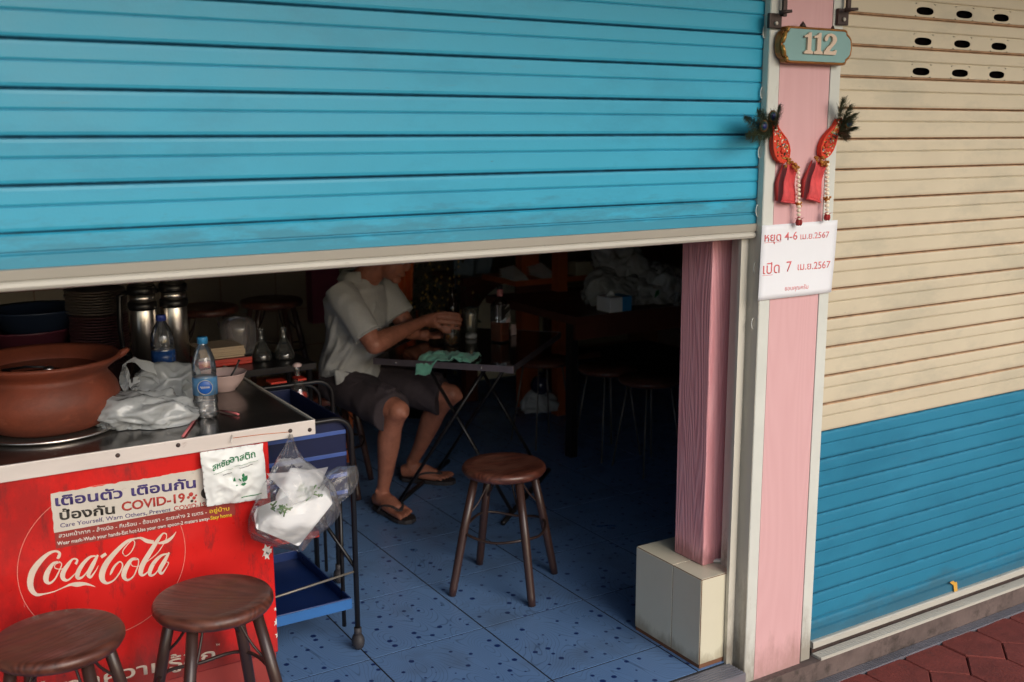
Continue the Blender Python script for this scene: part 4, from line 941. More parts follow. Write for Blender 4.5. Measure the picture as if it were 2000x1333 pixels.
def fprism(pts, y, dep, lab):
    P_ = [aty(px, py, y+dy) for px, py, dy in pts]; n = len(P_); Q_ = [p+V(.012, dep, .020) for p in P_]
    m_ = MB().add(P_+Q_, [tuple(range(n)), tuple(range(2*n-1, n-1, -1))]+[(i, n+i, n+(i+1) % n, (i+1) % n) for i in range(n)])
    return tag(m_.build('foam_box', m_foam, bevel=.006), lab, 'food box')
fprism([(498, 1034, 0), (506, 1017, .01), (636, 966, .012), (652, 984, .005), (584, 1070, -.004)], YH-.040, .055, 'white foam takeaway box tipped at the bottom of the clear bag')
fprism([(536, 990, 0), (566, 932, .01), (634, 938, .01), (628, 962, .0)], YH+.018, .03, 'upper foam takeaway box seen hazily in the clear bag')
gl = MB(); rnd = random.Random(2)
for k in range(60):
    q = aty(rnd.uniform(530, 560), rnd.uniform(985, 1000), YH-.05) if k % 2 else aty(rnd.uniform(585, 630), rnd.uniform(950, 972), YH-.055)
    d = V(rnd.gauss(0, .008), rnd.gauss(0, .003), rnd.gauss(0, .008)); gl.tube([q, q+d], .0022, 4)
stuff(gl.build('herb_leaves', mat('green herbs', (.10, .20, .06), var=.4), None)); bpy.data.objects['herb_leaves']['label'] = 'green herbs inside the clear takeaway bag'; bpy.data.objects['herb_leaves']['category'] = 'herbs'

# ================================================================== TROLLEY
tr = thing('trolley', 'black tube framed trolley with blue and red plastic shelves beside the red counter', 'trolley', (1.05, .95, 0))
YA, YZ = .70, 1.20
xR_ = 1.205
m_farl2 = mat('dull steel bar', (.22, .20, .17), rough=.4, metal=.4)
def loop(y, ztop, xr_, xl_, r=.055):
    P = [V(xr_, y, .045)]+[V(xr_, y, ztop-r)]+arc((xr_-r, y, ztop-r), r, 0, PI/2, 6)[1:]+[V(xl_+r, y, ztop)]+arc((xl_+r, y, ztop-r), r, PI/2, PI, 6)[1:]+[V(xl_, y, .045)]
    return P
MB().tube(loop(YA, .752, xR_-.008, .80), .0085, 10).build('front_frame', m_black, tr)
MB().tube(loop(YZ, .752, xR_+.135, .80), .0085, 10).build('rear_frame', m_black, tr)
MB().tube(loop(YZ+.03, .738, xR_+.10, .82), .006, 10).build('rear_inner_frame', m_black, tr)
MB().tube([(xR_-.02, YA+.08, .50), (xR_-.02, YA+.08, .05)], .007, 8).build('upright', m_black, tr)
MB().tube([(1.10, YA+.45, .56), (xR_-.008, YA, .27)], .006, 8).build('diagonal_brace', m_black, tr)
MB().tube([(.80, YA, .225), (xR_-.008, YA, .262)], .0036, 8).build('front_bar', m_farl2, tr)
for x, y in ((xR_-.008, YA), (xR_+.135, YZ), (.80, YZ)):
    c = MB().sphere((x, y, .030), .026, 16, 10, (.75, .95, 1.1)); c.tube([(x, y, .05), (x, y, .075)], .012, 10); c.build('caster', m_rubber, tr)
def tray(z0, z1, m_, name, y0=YA+.012, y1=YZ-.02, x0=.82, x1=xR_-.02, wall=.006):
    t = MB(); t.box((x0, y0, z0), (x1, y1, z0+.006))
    t.box((x0, y0, z0+.0062), (x1, y0+wall, z1)); t.box((x0, y1-wall, z0+.0062), (x1, y1, z1)); t.box((x0, y0+wall, z0+.0062), (x0+wall, y1-wall, z1)); t.box((x1-wall, y0+wall, z0+.0062), (x1, y1-wall, z1))
    return t.build(name, m_, tr, bevel=.002)
m_blight = mat('scuffed blue plastic', (.045, .09, .30), rough=.4, var=.12)
tray(.135, .172, m_bluepl, 'bottom_tray'); MB().box((.82, YA+.0085, .138), (xR_-.02, YA+.0117, .170)).build('tray_lip', mat('pale blue plastic', (.03, .13, .36), rough=.4), tr)
tray(.33, .352, m_redpl, 'red_tray', y0=YA+.16, x1=xR_-.06)
tray(.50, .745, mat('shaded basket blue', (.006, .012, .05), rough=.35), 'top_basket')  # navy paints the shade inside the open-work basket onto its walls
for z in (.708, .640, .575, .520):
    MB().box((.82, YA+.0065, z-.006), (xR_-.022, YA+.0115, z+.006)).build('basket_rib', m_blight, tr, bevel=.001)

# ================================================================== ON THE COUNTER
ZT = .7875
pc = atz(96, 836, ZT); 
pot = thing('clay_pot', 'big round terracotta pot with flared rim on a steel dish', 'pot', (pc.x, pc.y, ZT))
MB().lathe(pc, [(0, 0), (.175, 0), (.188, .004), (.190, .009), (.182, .010), (.17, .006), (0, .006)], 48).build('steel_dish', m_steel, pot)
MB().lathe(pc, [(0, .008), (.13, .008), (.160, .022), (.186, .058), (.193, .092), (.186, .122), (.170, .146), (.163, .156), (.166, .164), (.180, .176), (.198, .190), (.202, .198), (.196, .203), (.182, .196), (.165, .182), (.150, .172), (.146, .160), (.150, .15), (0, .14)], 56, wob=.012).build('bowl', m_terra, pot)
MB().lathe(pc+V(0, 0, .1665), [(.152, 0), (0, .001)], 40).build('broth', m_water, pot)
hl = [pc+V(.185, -.02, .186), pc+V(.205, -.028, .196), pc+V(.218, -.034, .206)]
MB().tube(hl, [.022, .017, .010], 10, flat=.6).build('lug_handle', m_terra, pot)
ld = thing('ladle', 'steel ladle handle resting inside the terracotta pot', 'ladle', tuple(pc+V(-.05, 0, .17)))
MB().tube([pc+V(-.10, .04, .168), pc+V(-.04, .01, .176), pc+V(.0, -.01, .174)], .0035, 8).build('handle', m_black, ld); MB().sphere(pc+V(.01, -.015, .170), .016, 12, 8, (1, 1, .4)).build('scoop', m_steel, ld)

def crumple(c, sx, sy, sz, seed, n=4, amp=.42, flat=True):
    import bmesh
    b = bmesh.new(); bmesh.ops.create_icosphere(b, subdivisions=5, radius=1)
    c = Vector(c); vs = []; 
    for v in b.verts:
        d = v.co.normalized(); q = d*1.6+V(seed, seed*2, 0)
        vo = noise.voronoi(q*.95)[0]; cre = (vo[1]-vo[0])
        vo2 = noise.voronoi(q*2.3)[0]; cre2 = (vo2[1]-vo2[0])
        r_ = 1.10-amp*1.15*min(cre, .9)-amp*.18*min(cre2, .6)+.40*noise.noise(q*.7)+.05*(1-2*abs(noise.noise(q*2.3)))
        p = V(d.x*sx*r_, d.y*sy*r_, d.z*sz*r_)
        if flat: p.z = max(p.z, -sz*.45)
        vs.append(c+p+V(0, 0, sz*.45 if flat else 0))
    fs = [tuple(l.vert.index for l in f.loops) for f in b.faces]; b.free()
    m_ = MB(); m_.add(vs, fs, False); m_.sm = [True]*len(fs); return m_
def strap(pts, wdt, up=(0, 1, .3)):
    P = smoothpts(pts, 5); u_ = Vector(up).normalized(); m_ = MB(); vs = []
    for i, p in enumerate(P):
        w_ = wdt*(.7+.3*math.sin(i*1.1)); vs += [p+u_*w_*.5, p+V(.002*math.sin(i), 0, .003*math.cos(i*2)), p-u_*w_*.5]
    return m_.add(vs, [(3*i, 3*i+1, 3*i+4, 3*i+3) for i in range(len(P)-1)]+[(3*i+1, 3*i+2, 3*i+5, 3*i+4) for i in range(len(P)-1)], True)
bc = atz(290, 832, ZT); 
bg1 = thing('crumpled_bag', 'crumpled milky white carrier bag lying on the counter in front of the terracotta pot', 'bag', tuple(bc))
crumple(bc+V(.0, .02, .001), .135, .085, .062, 3.1).build('body', m_bag, bg1); crumple(bc+V(.005, .02, .001), .112, .07, .052, 5.2).build('inner_fold', m_bag, bg1)
h0, h1 = aty(206, 835, bc.y-.01), aty(268, 812, bc.y)
strap([aty(208, 838, bc.y-.02), aty(206, 800, bc.y-.01), aty(225, 783, bc.y), aty(262, 790, bc.y+.01), aty(275, 806, bc.y)], .035).build('handle', m_bag, bg1)
b2 = atz(318, 800, ZT); b2.y += .04
bg2 = thing('carrier_bag', 'half standing milky white carrier bag with raised handle, behind the crumpled bag', 'bag', tuple(b2))
crumple(b2+V(.045, .03, .002), .092, .07, .082, 8.7).build('body', m_bag, bg2); crumple(b2+V(.04, .03, .002), .072, .055, .065, 1.7).build('inner_fold', m_bag, bg2)
strap([aty(252, 800, b2.y), aty(246, 760, b2.y), aty(243, 715, b2.y), aty(262, 704, b2.y), aty(300, 722, b2.y), aty(330, 745, b2.y)], .045, (.8, .5, .3)).build('handle', m_bag, bg2)
strap([aty(268, 800, b2.y-.02), aty(262, 762, b2.y-.02), aty(268, 735, b2.y-.02), aty(300, 738, b2.y-.01), aty(335, 765, b2.y-.02)], .045, (.8, .4, -.2)).build('inner_handle', m_bag, bg2)

def water_bottle(c, h, r, capm, labm, label, lettering=None):
    t = thing('water_bottle', label, 'bottle', tuple(c)); k = h/.235
    pf = [(0, .004), (r*.75, 0), (r*.98, .006), (r, .02), (r*.93, .034), (r, .045), (r*.96, .060), (r, .066), (r, .118), (r*.97, .121), (r, .128), (r*.985, .150), (r*.90, .170), (r*.70, .190), (r*.46, .205), (r*.38, .212), (r*.38, .222)]
    MB().lathe(c, [(a, b_*k) for a, b_ in pf], 28, wob=.05).build('body', m_pet, t)
    MB().lathe(c, [(a*.93, b_*k+.001) for a, b_ in pf[1:6]], 24, wob=.10).build('base_ribs', m_pet, t)
    MB().lathe(c, [(r*1.01, .068*k), (r*1.01, .117*k)], 28).build('label', labm, t, solid=.0004, fix=False)
    m_ = MB().lathe(c+V(0, 0, .212*k), [(0, .0185*k), (r*.40, .0185*k), (r*.43, .016*k), (r*.43, .0), (r*.40, .0)], 20); m_.build('cap', capm, t)
    return t
b1 = atz(404, 814, ZT); w1 = water_bottle(b1, .238, .0345, m_capblue, m_label, 'clear water bottle with light blue cap and blue label at the counter front')
dd = (Vector(CAM)-b1); dd.z = 0; dd.normalize(); sdv = V(-dd.y, dd.x, 0)
bb = b1+dd*.0356-sdv*.0+V(0, 0, .094)
MB().lathe(bb-V(0, 0, .0), [(.0190, 0), (.0180, .0006), (0, .0006)], 24, ax=dd).build('round_emblem', mat('deep blue print', (.01, .10, .42), rough=.3), w1)
er = MB(); er.tube([bb+dd*.0008+sdv*.0205*math.cos(a)+V(0, 0, .0205*math.sin(a)) for a in [2*PI*i/28 for i in range(28)]], .0007, 5, closed=True); er.build('emblem_ring', m_white, w1)
MB().tube([bb+dd*.0012+sdv*(-.013+.026*k/24)+V(0, 0, .0045*math.sin(k*1.25)*(1-.02*k)) for k in range(25)], .0008, 5).build('script_print', m_white, w1)
b3 = atz(323, 752, ZT); water_bottle(b3, .235, .037, m_capnavy, m_labelnavy, 'clear water bottle with navy cap in front of the steel flasks')

def flask(px, py, label):
    c = atz(px, py, ZT); t = thing('steel_flask', label, 'flask', tuple(c)); r = .044
    MB().lathe(c, [(0, 0), (r, 0), (r, .21), (r*.97, .214), (0, .214)], 32).build('body', m_steel, t)
    MB().lathe(c, [(r*1.04, .2145), (r*1.06, .218), (r*1.06, .235), (r*1.0, .238)], 32).build('lower_band', m_black, t, solid=.004)
    MB().lathe(c, [(r*.94, .2385), (r*.94, .266)], 32).build('collar', m_steel, t, solid=.002)
    MB().lathe(c, [(r*1.02, .2665), (r*1.06, .270), (r*1.06, .288), (r*.98, .292)], 32).build('upper_band', m_black, t, solid=.004)
    MB().lathe(c, [(r*.90, .2925), (r*.90, .34), (r*.86, .352), (0, .355)], 32).build('cup_lid', m_steel, t)
    MB().tube([c+V(-r*1.1, .01, .27), c+V(-r*1.65, .01, .262), c+V(-r*1.75, .01, .15), c+V(-r*1.6, .01, .06), c+V(-r*1.05, .01, .05)], .013, 8, flat=.7).build('carry_handle', m_black, t)
    return t
flask(287, 722, 'tall brushed steel vacuum flask with black bands, left of the pair')
flask(347, 714, 'tall brushed steel vacuum flask with black bands, right of the pair')

bo = atz(437, 762, ZT); bw = thing('bowl', 'pink melamine bowl with a pale rim line on the counter', 'bowl', tuple(bo))
MB().lathe(bo, [(0, .004), (.036, 0), (.038, .006), (.044, .010), (.062, .034), (.072, .056), (.074, .058), (.071, .058), (.060, .038), (.042, .014), (0, .012)], 40).build('shell', m_bowl, bw)
MB().lathe(bo+V(0, 0, .034), [(.055, 0), (0, .001)], 30).build('gravy', m_soup, bw)
tag(MB().tube(smoothpts([bo+V(.015, -.02, .040), bo+V(.035, -.015, .065), bo+V(.052, -.012, .094)], 4), [.010]+[.0045]*7+[.006], 8, flat=.6).build('spoon', m_black), 'black plastic spoon standing in the pink bowl', 'spoon')
def straw(a, b_, lab, kn=None):
    A_, B_ = atz(a[0], a[1], ZT+.004), atz(b_[0], b_[1], ZT+.004)
    P = [A_, B_] if kn is None else [A_, A_.lerp(B_, .8)+V(0, 0, .002), B_]
    tag(MB().tube(P, .0042, 8, flat=.7).build('straw', mat('pink straw', (.60, .16, .17), rough=.5, var=.2)), lab, 'straw')
straw((357, 853), (384, 815), 'pink straw at the counter edge left of the blue capped bottle'); straw((430, 802), (466, 810), 'short pink straw lying right of the blue capped bottle', 1)

# paper stack on red tray, glass jar, sauce carafes
q = atz(452, 712, ZT); ty = thing('red_tray', 'shallow red plastic tray behind the pink bowl', 'tray', tuple(q))
MB().box(q+V(-.12, -.02, 0), q+V(.07, .16, .012)).build('base', m_redpl, ty, bevel=.003)
MB().box(q+V(-.12, -.02, .0122), q+V(.07, -.014, .024)).build('rim', m_redpl, ty)
sh = thing('paper_stack', 'stack of cream wrapping paper on the red tray', 'paper stack', tuple(q+V(0, 0, .012)))
for k in range(6):
    dx = random.uniform(-.004, .004); MB().box(q+V(-.11+dx, .0+dx, .0255+k*.0065), q+V(.05+dx, .14, .0255+k*.0065+.0055)).build('sheet_bundle', mat('cream paper', (.50, .38, .25), rough=.8, var=.1), sh)
q = atz(470, 702, ZT); q = q+V(.02, .08, 0)
jr = thing('glass_jar', 'upturned round clear jar behind the paper stack', 'jar', tuple(q))
MB().lathe(q, [(.062, .0), (.064, .02), (.066, .10), (.062, .125), (.045, .140), (0, .145)], 32).build('body', film_mat('cloudy jar plastic', (.6, .55, .55), opac=.22, rough=.2, bump=.1, gloss=.8), jr)
def carafe(px, py, z, label, mliq=None, s=1.0):
    c = atz(px, py, z); t = thing('sauce_carafe', label, 'carafe', tuple(c))
    MB().lathe(c, [(0, 0), (.034*s, 0), (.038*s, .006), (.036*s, .020), (.024*s, .05), (.012*s, .075), (.009*s, .088), (.010*s, .112), (.013*s, .116)], 24).build('body', m_glass, t)
    MB().lathe(c, [(0, .002), (.031*s, .002), (.034*s, .008), (.030*s, .024), (0, .0242)], 24).build('sauce', mliq or m_dglass, t)
    return t
# condiment shelf: top of a second dark cart beside the counter
sc2 = thing('condiment_stand', 'dark stand holding sauce carafes right of the counter', 'stand', (1.2, 1.4, 0))
MB().box((1.06, 1.34, .763), (1.34, 1.60, .787)).build('top', m_black, sc2, bevel=.003)
for x in (1.08, 1.32):
    for y in (1.36, 1.58): MB().tube([(x, y, 0), (x, y, .763)], .010, 8).build('leg', m_black, sc2)
carafe(512, 704, ZT, 'clear cone shaped sauce carafe nearest the glass jar'); carafe(556, 701, ZT, 'clear cone shaped sauce carafe nearest the maroon wall strip')
q = atz(478, 716, ZT); 
# sauce bottle with white label inside trolley basket, red packets
cbk = carafe(583, 779, .70, 'sauce carafe with pale stopper and red sauce in the trolley basket', m_redpl, .95)
q = atz(583, 779, .70); MB().lathe(q, [(.014, .112), (.016, .118), (.010, .124), (0, .126)], 16).build('stopper', m_bowl, cbk)
q = aty(582, 778, .93); bt = thing('label_bottle', 'dark sauce bottle with a white label below the trolley rim', 'bottle', (q.x, .95, .58))
MB().lathe((q.x, .95, .52), [(0, 0), (.032, 0), (.033, .09), (.026, .115), (.012, .13), (.012, .15)], 20).build('body', m_dglass, bt)
MB().lathe((q.x, .95, .535), [(.0338, 0), (.0338, .05)], 20).build('label', m_sticker, bt, solid=.0004, fix=False)
for i, (px, py, wd) in enumerate(((545, 748, 26), (590, 742, 14))):
    q = aty(px, py, 1.02); tag(MB().box(q+V(-.02*wd/20, 0, -.003), q+V(.02*wd/20, .05, .003)).build('red_packet', m_redpl), ['flat red packet left of the stoppered carafe', 'small red packet right of the stoppered carafe'][i], 'packet')

# back table with crockery
bt_ = thing('back_table', 'dim table behind the counter carrying basins and plates', 'table', (.3, 2.3, 0))
MB().box((-.9, 2.0, .745), (1.05, 2.6, .785)).build('table_top', m_tblack, bt_)
for x in (-.85, 1.0):
    for y in (2.04, 2.56): MB().box((x-.02, y-.02, 0), (x+.02, y+.02, .745)).build('leg', m_black, bt_)
def stack(c, r, n, dz, m_, name, lab):
    t = thing(name, lab, 'plates', tuple(c))
    base = MB().lathe(c, [(0, 0), (r*.6, 0), (r*.62, .002), (r, .010), (r, .012), (r*.6, .0045), (0, .004)], 32).build('plate', m_, t)
    for k in range(1, n):
        o = sharecopy(base, t, (random.uniform(-.002, .002), random.uniform(-.002, .002), k*dz))
    return t
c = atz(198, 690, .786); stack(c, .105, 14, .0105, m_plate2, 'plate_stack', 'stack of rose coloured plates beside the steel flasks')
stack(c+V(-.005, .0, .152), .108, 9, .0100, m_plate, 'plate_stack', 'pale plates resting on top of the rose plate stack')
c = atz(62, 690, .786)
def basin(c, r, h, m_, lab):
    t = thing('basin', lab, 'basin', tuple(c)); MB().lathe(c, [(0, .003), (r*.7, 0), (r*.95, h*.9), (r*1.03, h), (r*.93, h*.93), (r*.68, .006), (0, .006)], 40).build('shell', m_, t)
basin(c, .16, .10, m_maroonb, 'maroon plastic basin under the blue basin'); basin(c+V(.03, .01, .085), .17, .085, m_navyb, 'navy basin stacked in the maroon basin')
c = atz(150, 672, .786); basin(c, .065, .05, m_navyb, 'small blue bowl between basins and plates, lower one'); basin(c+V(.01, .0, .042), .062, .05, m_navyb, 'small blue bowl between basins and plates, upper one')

# ================================================================== FOLDING TABLE
ZF = .68
A_ = atz(1001, 716, ZF); B_ = atz(735, 700, ZF); eu = (B_-A_).normalized(); LU = .60; ev = V(-eu.y, eu.x, 0)
if ev.y < 0: ev = -ev
LV = .78
ft = thing('folding_table', 'black topped folding table with chrome edge, bottle and glasses on it', 'table', (A_+eu*.3+ev*.4)[:2]+(0,))
def tp(u, v, z=ZF): q = A_+eu*u+ev*v; q.z = z; return q
def slab(u0, u1, v0, v1, z0, z1, m_, name, bev=.0):
    vs = [tp(u, v, z) for z in (z0, z1) for u, v in ((u0, v0), (u1, v0), (u1, v1), (u0, v1))]
    return MB().add(vs, [(0, 3, 2, 1), (4, 5, 6, 7), (0, 1, 5, 4), (1, 2, 6, 5), (2, 3, 7, 6), (3, 0, 4, 7)]).build(name, m_, ft, bevel=bev)
slab(.002, LU-.002, .002, LV-.002, ZF-.022, ZF-.001, m_tblack, 'table_top')
m_edgeb = mat('dark chrome edging', (.24, .20, .22), rough=.42, metal=.8, var=.2)
slab(0, LU, -.002, .0015, ZF-.026, ZF, m_edgeb, 'edge_trim'); slab(0, LU, LV-.0015, LV+.002, ZF-.026, ZF, m_edgeb, 'edge_trim'); slab(-.002, .0015, .002, LV-.002, ZF-.026, ZF, m_edgeb, 'edge_trim'); slab(LU-.0015, LU+.002, .002, LV-.002, ZF-.026, ZF, m_edgeb, 'edge_trim')
slab(-.005, .028, -.005, .022, ZF-.029, ZF+.0015, m_edgeb, 'corner_cap', .002)
for u in (.13, .50): MB().sphere(tp(u, -.004, ZF-.013), .004, 8, 6).build('rivet', m_chrome, ft)
for (u0, u1) in ((.44, .05), (.14, .56)):
    for v in (.14, .64):
        MB().tube([tp(u0, v+(.012 if u0 > .3 else -.012), ZF-.023), tp(u1, v+(.012 if u0 > .3 else -.012), .014)], .0095, 8, flat=.8).build('leg', m_black, ft)
    MB().tube([tp(u1, .02, .012), tp(u1, .76, .012)], .011, 8).build('foot_bar', m_black, ft)
    MB().tube([tp(u0, .10, ZF-.034), tp(u0, .68, ZF-.034)], .008, 8).build('top_bar', m_black, ft)
# on the table
def lathe_thing(name, lab, cat, c, parts):
    t = thing(name, lab, cat, tuple(c))
    for nm, pf, m_ in parts: MB().lathe(c, pf, 28).build(nm, m_, t)
    return t
c = atz(920, 660, ZF)
lathe_thing('tall_glass', 'empty flared beer glass with thick ribbed foot on the black table', 'glass', c, [('body', [(.027, .022), (.030, .05), (.0345, .10), (.038, .138)], film_mat('beer glass wall', (.8, .82, .70), opac=.16, rough=.05, bump=0, bs=10, gloss=1.3)), ('foot', [(0, 0), (.026, 0), (.0285, .006), (.026, .022), (0, .024)], film_mat('painted glint glass', (.9, .92, .9), opac=.8, rough=.05, bump=1, bs=120, gloss=1.2))])  # whitish foot and pale wall put the glass highlights into the colour
cG = atz(881, 673, ZF)
lathe_thing('beer_glass', 'short beer glass half full under the man\'s hand', 'glass', cG, [('body', [(0, 0), (.032, 0), (.034, .01), (.0375, .07), (.038, .112)], m_glass), ('beer', [(0, .006), (.030, .006), (.033, .04), (.0335, .045), (0, .0452)], m_beer), ('froth', [(0, .086), (.035, .086), (.036, .105), (0, .106)], film_mat('pale froth', (.7, .7, .68), opac=.7, rough=.4, bump=.1))])
c = atz(977, 668, ZF)
bt2 = thing('spirit_bottle', 'square amber spirit bottle with slanted dark label and pink neck seal', 'bottle', tuple(c))
def sq(c, w_, z0, z1, ang=.35):
    v = [(c.x+w_*math.cos(ang+PI/4+k*PI/2)*1.414, c.y+w_*math.sin(ang+PI/4+k*PI/2)*1.414) for k in range(4)]
    return MB().add([(x, y, c.z+z0) for x, y in v]+[(x, y, c.z+z1) for x, y in v], [(3, 2, 1, 0), (4, 5, 6, 7), (0, 1, 5, 4), (1, 2, 6, 5), (2, 3, 7, 6), (3, 0, 4, 7)])
sq(c, .032, .0, .17).build('body', m_glass, bt2, bevel=.006); sq(c, .029, .006, .092).build('spirit', mat('amber spirit body', (.30, .055, .012), rough=.08, trans=.2, var=.1), bt2, bevel=.004)
MB().lathe(c, [(.034, .1705), (.026, .186), (.014, .198), (.012, .205)], 20).build('shoulder', m_dglass, bt2)
MB().lathe(c, [(.0125, .2055), (.0135, .21), (.0135, .236), (0, .236)], 16).build('neck_seal', mat('pink seal', (.55, .20, .20), rough=.4), bt2)
MB().lathe(c, [(.0138, .2365), (.0138, .252), (0, .253)], 16).build('cap', m_black, bt2)
fa = .35-PI/2; nf = V(math.cos(fa), math.sin(fa), 0); sf = V(-nf.y, nf.x, 0)
def onb(u, v, d=.0326): return c+nf*d+sf*u+V(0, 0, v)
MB().add([onb(-.031, .10), onb(.031, .135), onb(.031, .168), onb(-.031, .168)], [(0, 1, 2, 3)]).build('slanted_label', m_dark, bt2, solid=.0003)
MB().add([onb(-.005, .118), onb(.031, .139), onb(.031, .142), onb(-.005, .121)], [(0, 1, 2, 3)]).build('label_stripe', m_white, bt2, solid=.0006)
MB().add([onb(-.005, .150), onb(.02, .165), onb(.02, .1675), onb(-.005, .1525)], [(0, 1, 2, 3)]).build('label_stripe', m_white, bt2, solid=.0006)
MB().add([onb(.0, .088), onb(.031, .088), onb(.031, .112), onb(.0, .100)], [(0, 1, 2, 3)]).build('lower_label', m_bowl, bt2, solid=.0003)
c = atz(884, 650, ZF); lathe_thing('dark_bottle', 'dark glass bottle standing behind the man\'s hand', 'bottle', c, [('body', [(0, 0), (.031, 0), (.031, .12), (.022, .15), (.012, .175), (.0115, .21), (.013, .212), (0, .213)], m_dglass)])
c = atz(1003, 655, ZF); tag(MB().box(c+V(-.014, -.004, 0), c+V(.014, .004, .05)).build('lighter', m_bowl, bevel=.002), 'small pink and white packet standing behind the spirit bottle', 'packet')
# towel draped over the front edge
TC = smoothpts([atz(812, 728, ZF), atz(822, 703, ZF+.02), atz(858, 690, ZF+.03), atz(895, 688, ZF+.025), atz(917, 690, ZF+.01)], 5)
def tw_fn(u, v):
    # u along the table edge, v from table inward to over the edge and down
    uu = .175+u*.235; vv = .135*(1-v)-.004; p = tp(uu, vv, ZF+.004)
    bump_ = .020*abs(noise.noise((u*5, v*3, 3)))+.012*abs(noise.noise((u*11, v*8, 9)))
    p.z += bump_+.014*math.sin(PI*min(1, v*1.2))*math.sin(PI*u)
    if u > .62 and v > .72:
        s = (v-.72)/.28*min(1, (u-.62)/.12); p.z -= s*.062; p += -ev*.010*s
        p.z = p.z if vv < 0 or s < .1 else p.z; p += -ev*max(0, vv)*min(1, s*2.5)*1.0
    p += ev*.03*noise.noise((u*3, v*2, 5)) if v < .1 else V(0, 0, 0)
    return p
tag(MB().grid(tw_fn, 50, 34).build('cloth', m_towel, solid=.004), 'crumpled green cloth hanging over the near edge of the folding table', 'cloth')

# ================================================================== PERSON
mn = thing('person', 'seated man in grey polo shirt, dark shorts and flip flops reaching for a glass', 'person', (1.74, 2.1, 0))
fw = V(.54, -.84, 0).normalized(); rt = V(fw.y, -fw.x, 0)
def loft(m_, rings, n=28, nz=None, noi=None, cap=True):
    """rings: centre, vector a, vector b"""
    R_ = []
    for i in range(len(rings)-1):
        k = 5 if nz is None else nz
        for j in range(k):
            t = j/k; t2 = t*t*(3-2*t); R_.append([rings[i][q]*(1-t2 if q else 1-t)+rings[i+1][q]*(t2 if q else t) for q in range(3)])
    R_.append(list(rings[-1])); vs = []
    for i, (c, a, b_) in enumerate(R_):
        for k in range(n):
            an = 2*PI*k/n; p = c+a*math.cos(an)+b_*math.sin(an)
            if noi: p = c+(p-c)*(1+noi(an, i/len(R_), p))
            vs.append(p)
    L_ = len(R_)
    fs = [(i*n+k, i*n+(k+1) % n, (i+1)*n+(k+1) % n, (i+1)*n+k) for i in range(L_-1) for k in range(n)]
    if cap: fs += [tuple(range(n-1, -1, -1)), tuple((L_-1)*n+k for k in range(n))]
    return m_.add(vs, fs, True)
rd = V(.92, -.39, 0)
pelv = V(1.735, 2.10, .54)+rd*.050; chest = V(1.765, 2.055, .80)+rd*.035; nk = V(1.80, 2.00, .985); hd = V(1.905, 1.905, 1.095)
shR = V(1.655, 1.925, .935)+rd*.025; shL = V(1.935, 2.095, .935); elR = V(1.765, 1.785, .735); G_ = cG
rd = V(.92, -.39, 0); cm = V(-.39, -.92, 0)
wrR = G_-rd*.115+cm*.012+V(0, 0, .112)
elL = V(2.02, 1.98, .74); wrL = G_-rd*.14-cm*.09+V(0, 0, .03)
K1 = V(1.80, 1.665, .475); K2 = V(2.13, 1.83, .465); An1 = V(1.788, 1.80, .085); An2 = V(2.075, 2.10, .09)
body = MB()
loft(body, [(pelv+V(0, 0, -.06), rt*.13, fw*.10), (pelv+V(0, 0, .06), rt*.125, fw*.10), (chest, rt*.14, fw*.095), (nk+V(-.01, .01, -.05), rt*.15, fw*.085), (nk, rt*.055, fw*.055), (nk.lerp(hd, .5)+V(0, 0, .0), rt*.052, (fw*.5+V(0, 0, .5))*.075)])
# head: cranium, jaw, chin, nose, ears
hf = (fw*.85+V(0, 0, -.45)).normalized(); hu = rt.cross(hf); hu = hu if hu.z > 0 else -hu
def hp(a, b_, c_): return hd+hf*a+rt*b_+hu*c_
def ell(c, ra, rb, rc_, n=20, m__=12):
    vs = []
    for i in range(m__+1):
        th = PI*i/m__
        for k in range(n):
            a = 2*PI*k/n; vs.append(c+hf*ra*math.sin(th)*math.cos(a)+rt*rb*math.sin(th)*math.sin(a)+hu*rc_*math.cos(th))
    body.add(vs, [(i*n+k, (i+1)*n+k, (i+1)*n+(k+1) % n, i*n+(k+1) % n) for i in range(m__) for k in range(n)], True)
ell(hp(-.01, 0, .035), .098, .078, .085); ell(hp(.035, 0, -.045), .055, .058, .062); ell(hp(.072, 0, -.088), .022, .026, .018)
ell(hp(.095, 0, -.012), .018, .014, .024); ell(hp(.087, 0, -.055), .014, .026, .010); ell(hp(.078, .03, .02), .012, .016, .010); ell(hp(.078, -.03, .02), .012, .016, .010)
ell(hp(-.005, .080, -.005), .020, .010, .032); ell(hp(-.005, -.080, -.005), .020, .010, .032)
body.tube([hd+V(-.03, .03, -.03), nk+V(0, 0, -.03)], [.058, .060], 16)
# arms
body.tube(smoothpts([shR, shR.lerp(elR, .5), elR], 4), [.052, .052, .051, .050, .048, .046, .044, .042, .041], 16)
body.tube(smoothpts([elR+V(0, 0, -.004), elR.lerp(wrR, .22)+V(0, 0, .002), elR.lerp(wrR, .6), wrR], 4), [.037, .041, .043, .043, .042, .040, .037, .034, .031, .029, .0265, .025, .024], 16)
body.sphere(elR, .0425, 16, 10); body.tube([shL, elL], [.05, .04], 14); body.tube([elL, elL.lerp(wrL, .3), wrL], [.038, .040, .024], 14)
def hand(wr, base_fn, fing, thumb, palmc, pr):
    body.tube([wr, wr.lerp(palmc, .5), palmc], [.024, .027, .030], 14, flat=.75)
    for pts, r_ in fing: body.tube(smoothpts(pts, 4), [r_*1.05]*4+[r_]*4+[r_*.95]*4+[r_*.75], 10)
    body.tube(smoothpts(thumb, 4), [.0125]*4+[.0105]*4+[.008], 10)
palm = G_-rd*.066+cm*.034+V(0, 0, .118)
F = []
